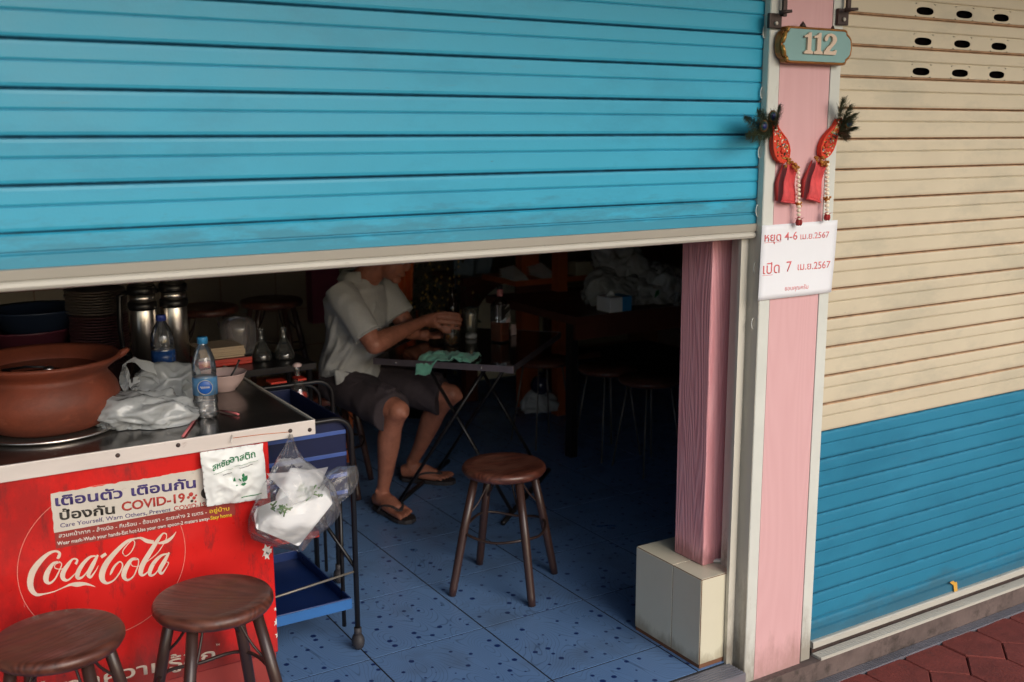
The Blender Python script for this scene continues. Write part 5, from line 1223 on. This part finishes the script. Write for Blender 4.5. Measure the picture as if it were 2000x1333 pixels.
for i in range(4):
    zz = .146-.0205*i; sp = .004*i
    kn = G_-rd*(.046+.002*i)+cm*(.050-.002*i)+V(0, 0, zz+.004)
    mid = G_+rd*(-.004-.002*i)+cm*(.058-.001*i)+V(0, 0, zz)
    m2_ = G_+rd*(.030-.004*abs(i-1))+cm*(.046)+V(0, 0, zz-.006)
    tip = G_+rd*(.044-.005*abs(i-1.2))+cm*(.026)+V(0, 0, zz-.013)
    F.append(([palm+V(0, 0, .018-.012*i), kn, mid, m2_, tip][0:1]+[kn, m2_, tip], (.0083, .0087, .0083, .0072)[i]))
body.tube([wrR, palm], [.024, .028], 14)
for k in range(4):
    body.tube([wrR+V(0, 0, .010-.007*k), G_-rd*(.046+.002*k)+cm*(.048-.002*k)+V(0, 0, .148-.0205*k)], [.015, .0098], 10)
for pts, r_ in F: body.tube(smoothpts(pts, 4), [r_*1.08]*4+[r_]*4+[r_*.96]*4+[r_*.78], 10)
body.tube(smoothpts([palm+V(0, 0, -.014), G_-rd*.052+cm*.030+V(0, 0, .085), G_-rd*.026+cm*.046+V(0, 0, .068), G_-rd*.004+cm*.048+V(0, 0, .066)], 4), [.016]*4+[.0125]*4+[.0105]*4+[.008], 10)
# left hand flat on the table behind the glass
pL = wrL+rd*.05+V(0, 0, -.004); body.tube([wrL, pL], [.022, .028], 12)
for i in range(4): body.tube([pL+(-cm)*(.027-.018*i), pL+rd*.045+(-cm)*(.034-.021*i)+V(0, 0, .006), pL+rd*.078+(-cm)*(.034-.021*i)+V(0, 0, -.012)], [.0095, .009, .007], 8)
body.tube([pL+cm*.02, pL+cm*.05+rd*.02, pL+cm*.055+rd*.05], [.012, .010, .008], 8)
# legs
for hip, K, An, toe, r0 in ((pelv+rt*.085+fw*.03+V(0, 0, -.02), K1, An1, V(1.828, 1.575, .03), 0), (pelv-rt*.085+fw*.03+V(0, 0, -.02), K2, An2, V(2.215, 1.965, .03), 1)):
    body.tube([hip, hip.lerp(K, .5), hip.lerp(K, .85), K], [.085, .070, .055, .0475], 20)
    kf = (K-hip); kf.z = 0; kf.normalize()
    body.sphere(K+kf*.012+V(0, 0, .0), .0465, 18, 12); body.sphere(K+kf*.045+V(0, 0, -.005), .022, 12, 8); body.sphere(An-kf*.0+V(kf.y, -kf.x, 0)*.026+V(0, 0, .012), .012, 8, 6)
    back = -kf*.016
    body.tube(smoothpts([K+V(0, 0, -.01), K.lerp(An, .25)+back, K.lerp(An, .5)+back*.6, K.lerp(An, .78), An], 4), [.046, .045, .044, .045, .047, .049, .049, .047, .044, .041, .038, .035, .032, .030, .028, .028, .029], 18)
    td = (toe-An); td.z = 0; FL = .235; td.normalize(); sd_ = V(-td.y, td.x, 0); heel = V(An.x, An.y, 0)-td*.045
    zf = .022
    body.tube([heel+V(0, 0, zf+.026), heel+td*.05+V(0, 0, zf+.036), heel+td*.11+V(0, 0, zf+.030), heel+td*.165+V(0, 0, zf+.018)], [.028, .036, .034, .022], 14)
    body.tube([An, heel+td*.05+V(0, 0, zf+.03)], [.033, .034], 14)
    for q_ in (-1, 0, 1): body.tube([heel+td*.09+sd_*q_*.018+V(0, 0, zf+.024), heel+td*.175+sd_*q_*.030+V(0, 0, zf+.013)], [.024, .015], 10)
    inner = -1 if r0 == 0 else 1                    # big toe side
    for k in range(5):
        off_ = (.036-.018*k)*inner; ln = (.236, .232, .224, .214, .202)[k]; rr_ = (.0125, .0095, .009, .0085, .0085)[k]
        body.tube([heel+td*.165+sd_*off_*.9+V(0, 0, zf+.013), heel+td*(ln-.018)+sd_*off_*1.05+V(0, 0, zf+.014), heel+td*ln+sd_*off_*1.08+V(0, 0, zf+.008)], [rr_, rr_, rr_*.8], 10)
        if k == 0: pass
body.build('body', m_skin, mn, remesh=.0042, smoothit=3, fix=False)
# hair, hidden mostly
hm = MB()
vs = []
def ell2(mb, c, ra, rb, rc_, n=24, m__=14):
    vs = []
    for i in range(m__+1):
        th = PI*.62*i/m__
        for k in range(n):
            a = 2*PI*k/n; q = 1+.05*noise.noise((math.cos(a)*4, math.sin(a)*4, th*4)); vs.append(c+(hf*ra*math.sin(th)*math.cos(a)+rt*rb*math.sin(th)*math.sin(a)+hu*rc_*math.cos(th))*q)
    mb.add(vs, [(i*n+k, (i+1)*n+k, (i+1)*n+(k+1) % n, i*n+(k+1) % n) for i in range(m__) for k in range(n)], True)
ell2(hm, hp(-.026, 0, .045), .100, .085, .090); hm.build('hair', m_hair, mn, solid=.008)
for s_ in (-1, 1): MB().sphere(hp(.083, .03*s_, .006), .009, 10, 8).build('eye', m_white, mn)
# polo shirt
def folds(an, t, p):
    return .09*(abs(noise.noise((p.x*5+p.z*9, p.y*5, p.z*4-p.x*8)))-.2)+.075*(.25-abs(noise.noise((p.x*11-p.z*14, p.y*10, p.z*8+p.x*6))))+.035*max(0, .4-t)*math.sin(an*7+t*9)
shirt = MB()
loft(shirt, [(pelv+V(-.004, .0, -.045), rt*.160, fw*.130), (pelv+V(0, 0, .06), rt*.152, fw*.124), (chest+V(0, 0, -.08), rt*.154, fw*.124), (chest+V(.005, -.005, .04), rt*.170, fw*.118), (nk+V(-.015, .015, -.085), rt*.176, fw*.104), (nk+V(-.008, .008, -.040), rt*.150, fw*.092), (nk+V(-.004, .004, -.012), rt*.090, fw*.078), (nk+V(0, 0, .004), rt*.073, fw*.070)], n=72, nz=9, noi=folds)
# creases that run over the cloth, merged into it
def tpt(t, an):
    ks = [(pelv+V(0, 0, -.045), .160, .130), (pelv+V(0, 0, .06), .152, .124), (chest+V(0, 0, -.08), .154, .124), (chest+V(0, 0, .04), .170, .118), (nk+V(-.015, .015, -.085), .176, .104)]
    f_ = t*(len(ks)-1); i = min(int(f_), len(ks)-2); f_ -= i; c = ks[i][0].lerp(ks[i+1][0], f_); a_ = ks[i][1]*(1-f_)+ks[i+1][1]*f_; b_ = ks[i][2]*(1-f_)+ks[i+1][2]*f_
    return c+rt*a_*math.cos(an)+fw*b_*math.sin(an)
for ta, aa, tb_2, ab_, rr in ((.93, 1.5, .45, .5, .014), (.90, 1.2, .30, -.1, .013), (.80, .9, .18, .2, .012), (.62, 1.5, .20, .9, .015), (.45, 1.7, .08, .3, .014), (.30, 1.5, .02, .8, .012), (.85, .2, .40, -.5, .012), (.55, .1, .10, -.5, .013), (.25, 1.2, .22, -.2, .012), (.16, 1.5, .14, .1, .013), (.98, .6, .72, .9, .012)):
    pts = [tpt(ta+(tb_2-ta)*k/7, aa+(ab_-aa)*(k/7)**1.2)+V(0, 0, -.008*math.sin(PI*k/7)) for k in range(8)]
    shirt.tube(pts, [rr*.4]+[rr*(.5+.5*math.sin(PI*k/7)) for k in range(1, 7)]+[rr*.4], 8)
def fold2(an, t, p): return .16*(.2-abs(noise.noise((p.x*11+p.z*15, p.y*11, p.z*7))))+.05*math.sin(an*3+t*7)*t
e_ = (elR-shR).normalized(); ar = shR.lerp(elR, .80)
s1 = e_.cross(V(0, 0, 1)).normalized(); s2 = e_.cross(s1)
loft(shirt, [(shR-e_*.035, s1*.060, s2*.056), (shR+e_*.02, s1*.068, s2*.066), (shR.lerp(elR, .4), s1*.067, s2*.062), (ar, s1*.068, s2*.060)], n=40, nz=8, noi=fold2)
e3 = (elL-shL).normalized(); t1 = e3.cross(V(0, 0, 1)).normalized(); t2 = e3.cross(t1); al = shL.lerp(elL, .7)
loft(shirt, [(shL-e3*.035, t1*.060, t2*.056), (shL+e3*.02, t1*.076, t2*.07), (al, t1*.076, t2*.064)], n=30, nz=6, noi=fold2)
shirt.build('polo_shirt', m_shirt, mn, remesh=.005, smoothit=1, fix=False)
MB().tube([ar+s1*.067*math.cos(a)+s2*.059*math.sin(a)+e_*.004 for a in [2*PI*i/28 for i in range(28)]], .004, 6, closed=True).build('sleeve_hem', m_shirt, mn)
# collar and placket, open neck
colr = []
for i in range(19):
    a = R(-40)+R(260)*i/18; colr.append(nk+rt*.070*math.cos(a)-fw*.068*math.sin(a)+V(0, 0, .012))
mb = MB(); vs = []
for i, p in enumerate(colr):
    o_ = (p-nk); o_.z = 0; o_.normalize(); vs += [p+V(0, 0, .022), p+o_*.014+V(0, 0, .006), p+o_*.026-V(0, 0, .018)]
mb.add(vs, [(3*i, 3*i+1, 3*i+4, 3*i+3) for i in range(18)]+[(3*i+1, 3*i+2, 3*i+5, 3*i+4) for i in range(18)], True); mb.build('collar', m_shirt, mn, solid=.004)
# tail of the shirt hanging over the stool
tl = [aty(652, 722, 1.93), aty(705, 735, 1.90), aty(692, 768, 1.90), aty(662, 786, 1.93)]
MB().grid(lambda u, v: ((tl[3]*(1-u)+tl[2]*u)*(1-v)+(tl[0]*(1-u)+tl[1]*u)*v)+V(0, -.02*math.sin(u*7)*(.5+.5*(1-v)), .006*noise.noise((u*6, v*3, 1))), 16, 12).build('shirt_tail', m_shirt, mn, solid=.006)
# shorts
sh_ = MB()
def fold3(an, t, p): return .06*noise.noise((p.x*12, p.y*12, p.z*14))+.03*noise.noise((p.x*30, p.y*30, p.z*25))
loft(sh_, [(pelv+V(0, 0, -.085), rt*.150, fw*.118), (pelv+V(0, 0, -.02), rt*.152, fw*.122), (pelv+V(0, 0, .05), rt*.150, fw*.115)], n=40, nz=6, noi=fold3)
for hip, K in ((pelv+rt*.085+V(0, 0, -.02), K1), (pelv-rt*.085+V(0, 0, -.02), K2)):
    d = (K-hip).normalized(); a1 = d.cross(V(0, 0, 1)).normalized(); a2 = a1.cross(d)
    loft(sh_, [(hip-d*.04, a1*.095, a2*.085), (hip.lerp(K, .4), a1*.098, a2*.082), (hip.lerp(K, .80)+V(0, 0, -.010), a1*.098, a2*.082), (hip.lerp(K, .93)+V(0, 0, -.018), a1*.096, a2*.082)], n=40, nz=7, noi=fold3)
for hip, K in ((pelv+rt*.085+V(0, 0, -.02), K1), (pelv-rt*.085+V(0, 0, -.02), K2)):
    for o1, o2, rr in ((.3, -.2, .014), (-.3, .3, .012), (.6, .1, .012), (-.6, -.1, .012)):
        d = (K-hip).normalized(); a1 = d.cross(V(0, 0, 1)).normalized(); a2 = a1.cross(d)
        if a2.z < 0: a2 = -a2
        sh_.tube([hip.lerp(K, .1+.8*k/6)+a1*.092*math.sin(o1+(o2-o1)*k/6)+a2*.078*math.cos(o1+(o2-o1)*k/6)+a1*.01*math.sin(k*1.7) for k in range(7)], [rr*.5]+[rr]*5+[rr*.4], 8)
sh_.build('shorts', m_shorts, mn, remesh=.006, smoothit=2, fix=False)
# flip flops
for i, (An, toe) in enumerate(((An1, V(1.828, 1.575, 0)), (An2, V(2.215, 1.965, 0)))):
    td = (toe-An); td.z = 0; td.normalize(); sd_ = V(-td.y, td.x, 0); heel = V(An.x, An.y, 0)-td*.060
    ol = [(0, .0), (.02, .026), (.07, .036), (.13, .036), (.19, .046), (.235, .044), (.262, .028), (.272, 0)]
    pts = [heel+td*u+sd_*w_ for u, w_ in ol]+[heel+td*u-sd_*w_ for u, w_ in ol[-2:0:-1]]
    n = len(pts); m_ = MB().add([p+V(0, 0, .002) for p in pts]+[p+V(0, 0, .020) for p in pts], [tuple(range(n-1, -1, -1)), tuple(range(n, 2*n))]+[(k, (k+1) % n, n+(k+1) % n, n+k) for k in range(n)])
    ff = m_.build('flip_flop', m_rubber, mn, bevel=.003)
    toep = heel+td*.205+sd_*(-.012 if i == 0 else .012)+V(0, 0, .040)
    for s_ in (1, -1):
        P_ = smoothpts([toep, heel+td*.165+sd_*s_*.026+V(0, 0, .056), heel+td*.115+sd_*s_*.040+V(0, 0, .050), heel+td*.085+sd_*s_*.040+V(0, 0, .018)], 5)
        o = MB().tube(P_, [.005]+[.009]*(len(P_)-2)+[.007], 8, flat=.5).build('strap', m_rubber, ff)
        pass

# ================================================================== BACK OF THE SHOP
def px_box(px0, py0, px1, py1, y, dep): a = aty(px0, py1, y); c = aty(px1, py0, y); return (a.x, y, a.z), (c.x, y+dep, c.z)
a, c = px_box(612, 400, 658, 633, 4.14, .10)
tag(MB().box((a[0], 4.14, a[2]), (c[0], 4.24, 2.99)).build('wall_strip', m_maroon, bevel=.002), 'maroon painted pilaster on the cream tiled back wall behind the man', 'pilaster')
# offering plant with gilt ornaments and orange cloth
q = aty(820, 640, 3.2); pt_ = thing('offering_tree', 'dark bushy plant hung with small gilt ornaments behind the man', 'plant', (q.x, 3.2, 0))
rnd = random.Random(4); lf = MB()
c0 = aty(815, 590, 3.2)
for k in range(520):
    d = V(rnd.gauss(0, .16), rnd.gauss(0, .09), rnd.gauss(0, .15)); p = c0+d; l = rnd.uniform(.02, .045); e = V(rnd.gauss(0, 1), rnd.gauss(0, 1), rnd.gauss(0, 1)).normalized(); f_ = e.cross(V(rnd.random(), rnd.random(), .3)).normalized()
    lf.add([p, p+e*l*.5+f_*l*.3, p+e*l, p+e*l*.5-f_*l*.3], [(0, 1, 2, 3)])
stuff(lf.build('foliage', m_leaf, pt_, fix=False)); MB().tube([c0+V(0, 0, -.05), c0+V(.01, 0, -.40), (c0.x, c0.y, .0)], [.012, .02, .03], 8).build('stem', m_brownwood, pt_)
MB().lathe((c0.x, c0.y, 0), [(0, 0), (.13, 0), (.17, .3), (.18, .31), (.15, .31), (0, .28)], 24).build('planter', m_black, pt_)
g_ = MB()
for k in range(110):
    d = V(rnd.gauss(.02, .13), rnd.gauss(-.10, .04), rnd.gauss(.03, .13)); p = c0+d
    g_.add([p, p+V(.008, 0, .010), p+V(0, -.004, .022), p+V(-.008, 0, .010)], [(0, 1, 2, 3)])
stuff(g_.build('gilt_ornaments', m_gold, pt_, fix=False))
o4 = [aty(768, 500, 3.0), aty(812, 500, 3.0), aty(806, 585, 3.0), aty(785, 590, 3.0)]
tag(MB().grid(lambda u, v: ((o4[3]*(1-u)+o4[2]*u)*(1-v)+(o4[0]*(1-u)+o4[1]*u)*v)+V(0, .02*math.sin(u*14), 0), 20, 10).build('orange_cloth', m_orange, solid=.004), 'orange cloth strip hanging in front of the gilt plant by the man\'s face', 'cloth')
o5 = [aty(884, 490, 3.4), aty(962, 490, 3.4), aty(950, 548, 3.4), aty(890, 566, 3.4)]
tag(MB().grid(lambda u, v: ((o5[3]*(1-u)+o5[2]*u)*(1-v)+(o5[0]*(1-u)+o5[1]*u)*v)+V(0, .03*math.sin(u*11), .01*math.sin(u*9)), 24, 10).build('hanging_cloth', mat('slate blue cloth', (.20, .26, .32), rough=.9, var=.2), solid=.004), 'slate blue cloth hanging beside the gilt plant above the dark arch', 'cloth')
# dark wooden table with arched frame
dt = thing('arched_cabinet', 'dark wooden stand with arched front and pale panels beyond the folding table', 'cabinet', (2.95, 3.3, 0))
m_dwood = mat('very dark wood', (.10, .03, .018), rough=.45, var=.2, stretch=(1, 1, .2))
a = aty(905, 540, 3.3); b_ = aty(1012, 540, 3.3); zt = aty(950, 540, 3.3).z
MB().box((a.x, 3.3, zt-.05), (b_.x+.3, 3.7, zt)).build('top_board', m_dwood, dt)
MB().box((a.x, 3.28, 0), (a.x+.08, 3.34, zt-.051)).build('post', m_dwood, dt); MB().box((b_.x+.22, 3.28, 0), (b_.x+.30, 3.34, zt-.051)).build('post', m_dwood, dt)
MB().box((a.x+.08, 3.36, .1), (b_.x+.22, 3.38, zt-.051)).build('pale_panel', m_cream, dt)
ar_ = [(a.x+.081+(b_.x+.139-a.x)*t, zt-.0515-.16*abs(2*t-1)**2.5) for t in [i/12 for i in range(13)]]
MB().prism([(a.x+.081, zt-.051)]+ar_+[(b_.x+.219, zt-.051)], 3.30, 3.33).build('arch_rail', m_dwood, dt)
# orange brown shelf unit
su = thing('shelf_unit', 'orange brown wooden shelf unit with papers and boxes at the back', 'shelf', (3.0, 2.4, 0))
def post(px0, px1, y, top_=2.2):
    a = aty(px0, 700, y); c = aty(px1, 700, y); MB().box((a.x, y, 0), (c.x, y+.07, top_)).build('post', m_brownwood, su, bevel=.003); return a.x, c.x
p1 = post(1020, 1053, 2.95); p2 = post(1090, 1108, 2.70)
x0s, x1s = aty(985, 545, 2.9).x, aty(1180, 545, 2.75).x
zs = aty(1070, 543, 2.8).z
MB().box((x0s, 2.772, zs-.03), (x1s+.2, 3.15, zs)).build('shelf_board', m_brownwood, su); MB().box((x0s, 2.772, zs-.12), (p2[0]-.002, 2.79, zs-.0305)).build('front_rail', m_dwood, su)
zs2 = aty(1070, 700, 2.8).z; MB().box((x0s, 2.775, zs2-.03), (x1s, 3.12, zs2)).build('shelf_board', m_dwood, su)
for px0, px1, lab in ((1003, 1033, 'loose pale papers on the upper shelf left of the wide post'), (1058, 1088, 'loose pale papers on the upper shelf between the posts')):
    a = aty(px0, 540, 2.79); c = aty(px1, 540, 2.79); t = thing('paper_pile', lab, 'papers', (a.x, 2.8, zs))
    for k in range(4):
        z_ = zs+.0005+k*.006; MB().add([V(a.x, 2.78, z_), V(c.x, 2.785+.01*k, z_), V(c.x, 2.95, z_+.012*(k+1)), V(a.x, 2.95, z_+.008*(k+1))], [(0, 1, 2, 3)]).build('sheet', m_foam, t, solid=.0015)
a = aty(1130, 531, 2.75); c = aty(1166, 508, 2.75)
tag(MB().box((a.x, 2.775, zs+.0005), (c.x, 2.86, zs+.08)).build('pale_box', mat('cream carton', (.50, .45, .34), rough=.7), bevel=.003), 'cream carton on the upper shelf right of the narrow post', 'box')
q = aty(1176, 530, 2.7); tag(MB().tube([V(q.x, 2.79, zs+.045)+V(.05*math.cos(a_), 0, .04*math.sin(a_)) for a_ in [2*PI*i/20 for i in range(20)]], .004, 6, closed=True).build('cable_loop', m_black), 'loop of black cable beside the cream carton', 'cable')
# things on the floor by the shelf
q = aty(1056, 752, 2.6); tag(MB().sphere((q.x, 2.6, q.z), .055, 16, 10).build('dark_ball', mat('blue black gloss', (.02, .02, .05), rough=.1)), 'dark glossy round pot between the shelf posts', 'pot')
crumple((q.x+.03, 2.66, q.z-.16), .10, .07, .08, 5.5).build('pale_bag', m_bag); tag(bpy.data.objects['pale_bag'], 'pale crumpled bag under the dark round pot', 'bag')
for px in (1120, 1128):
    pass
# dark side table with carrier bags and tissue box
zk = .72
k0 = atz(1165, 592, zk); k1 = atz(1345, 596, zk)
kt = thing('side_table', 'dark side table piled with carrier bags behind the pink column', 'table', (k0.x, k0.y, 0))
MB().box((k0.x-.35, k1.y+.0, zk-.04), (k1.x+.45, k0.y+.55, zk)).build('table_top', m_dwood, kt)
MB().box((k0.x-.33, k1.y+.03, zk-.12), (k1.x+.43, k1.y+.05, zk-.0405)).build('front_rail', m_dwood, kt)
for x in (k0.x-.32, k1.x+.40): MB().box((x-.02, k1.y+.052, 0), (x+.02, k1.y+.10, zk-.041)).build('leg', m_black, kt)
cbp = [(1200, 560, .13, .10, .10, 2.2), (1250, 560, .12, .10, .13, 6.1), (1300, 580, .10, .08, .10, 7.7), (1225, 525, .12, .09, .10, 9.2), (1275, 590, .11, .07, .07, 4.4)]
labs = ['pale crumpled carrier bag behind the tissue box', 'large pale carrier bag in the middle of the side table pile', 'pale carrier bag against the pink column', 'dim carrier bag on top of the pile near the shelf', 'low pale carrier bag with green print at the front of the side table']
for (px, py, sx, sy, sz, sd0), lab in zip(cbp, labs):
    yb = k1.y+.16 if py > 575 else k1.y+.26; q = aty(px, 590, yb); zz = zk+.002 if py > 540 else zk+.14
    o = crumple((q.x, yb+(.08 if py < 540 else 0), zz), sx*1.25, sy*1.2, sz*1.3, sd0).build('carrier_bag', m_bag); tag(o, lab, 'bag', 'carrier bags piled on the side table')
q = aty(1282, 575, k1.y+.06); tag(MB().add([q+V(-.012, 0, -.02), q+V(.018, 0, 0), q+V(.016, 0, .022), q+V(-.004, 0, .015)], [(0, 1, 2, 3)]).build('green_print', m_green, solid=.001), 'green printed patch on the front carrier bag', 'print')
a = aty(1189, 584, k1.y+.02); c = aty(1214, 562, k1.y+.02); e = aty(1232, 584, k1.y+.02)
tb_ = thing('tissue_box', 'white and light blue tissue box at the edge of the side table', 'box', (a.x, a.y, zk))
MB().box((a.x, k1.y+.01, zk+.001), (c.x, k1.y+.12, zk+.075)).build('white_end', m_foam, tb_, bevel=.002); MB().box((c.x+.0003, k1.y+.011, zk+.001), (e.x, k1.y+.119, zk+.0745)).build('blue_wrap', m_capblue, tb_, bevel=.002)
MB().grid(lambda u, v: V(a.x+.02+u*.05, k1.y+.07+.01*math.sin(v*9), zk+.075+.03*math.sin(PI*u)*(1-abs(2*v-1))), 8, 6).build('tissue', m_foam, tb_)
tag(MB().tube(smoothpts([aty(1322, 535, k1.y), aty(1325, 560, k1.y-.01), aty(1321, 585, k1.y), aty(1322, 612, k1.y)], 4), [.014, .012, .010, .013, .016, .014, .012, .010, .013, .015, .010, .006, .004], 8).build('wrapped_bottle', m_clear), 'narrow clear plastic wrap glinting at the edge of the pink column', 'wrap')
# far stools with pale metal legs
m_farleg = mat('dull grey metal', (.16, .14, .13), rough=.4, metal=.5)
def far_stool(name, px, py, label):
    p = atz(px, py, .45); t = thing(name, label, 'stool', (p.x, p.y, 0), 'dim metal legged stools at the back')
    MB().lathe((p.x, p.y, 0), [(0, .425), (.14, .425), (.147, .435), (.145, .448), (0, .45)], 28).build('seat', m_stool, t)
    for k in range(4):
        a = PI/4+k*PI/2; MB().tube([(p.x+.10*math.cos(a), p.y+.10*math.sin(a), .425), (p.x+.17*math.cos(a), p.y+.17*math.sin(a), 0)], .0042, 8).build('leg', m_farleg, t)
    return t
far_stool('metal_stool', 1187, 716, 'dim round stool with thin metal legs nearer the shelf unit'); far_stool('metal_stool', 1268, 737, 'dim round stool with thin metal legs nearer the pink column')
far_stool('metal_stool', 1060, 700, 'dim round stool with thin metal legs directly beyond the folding table')
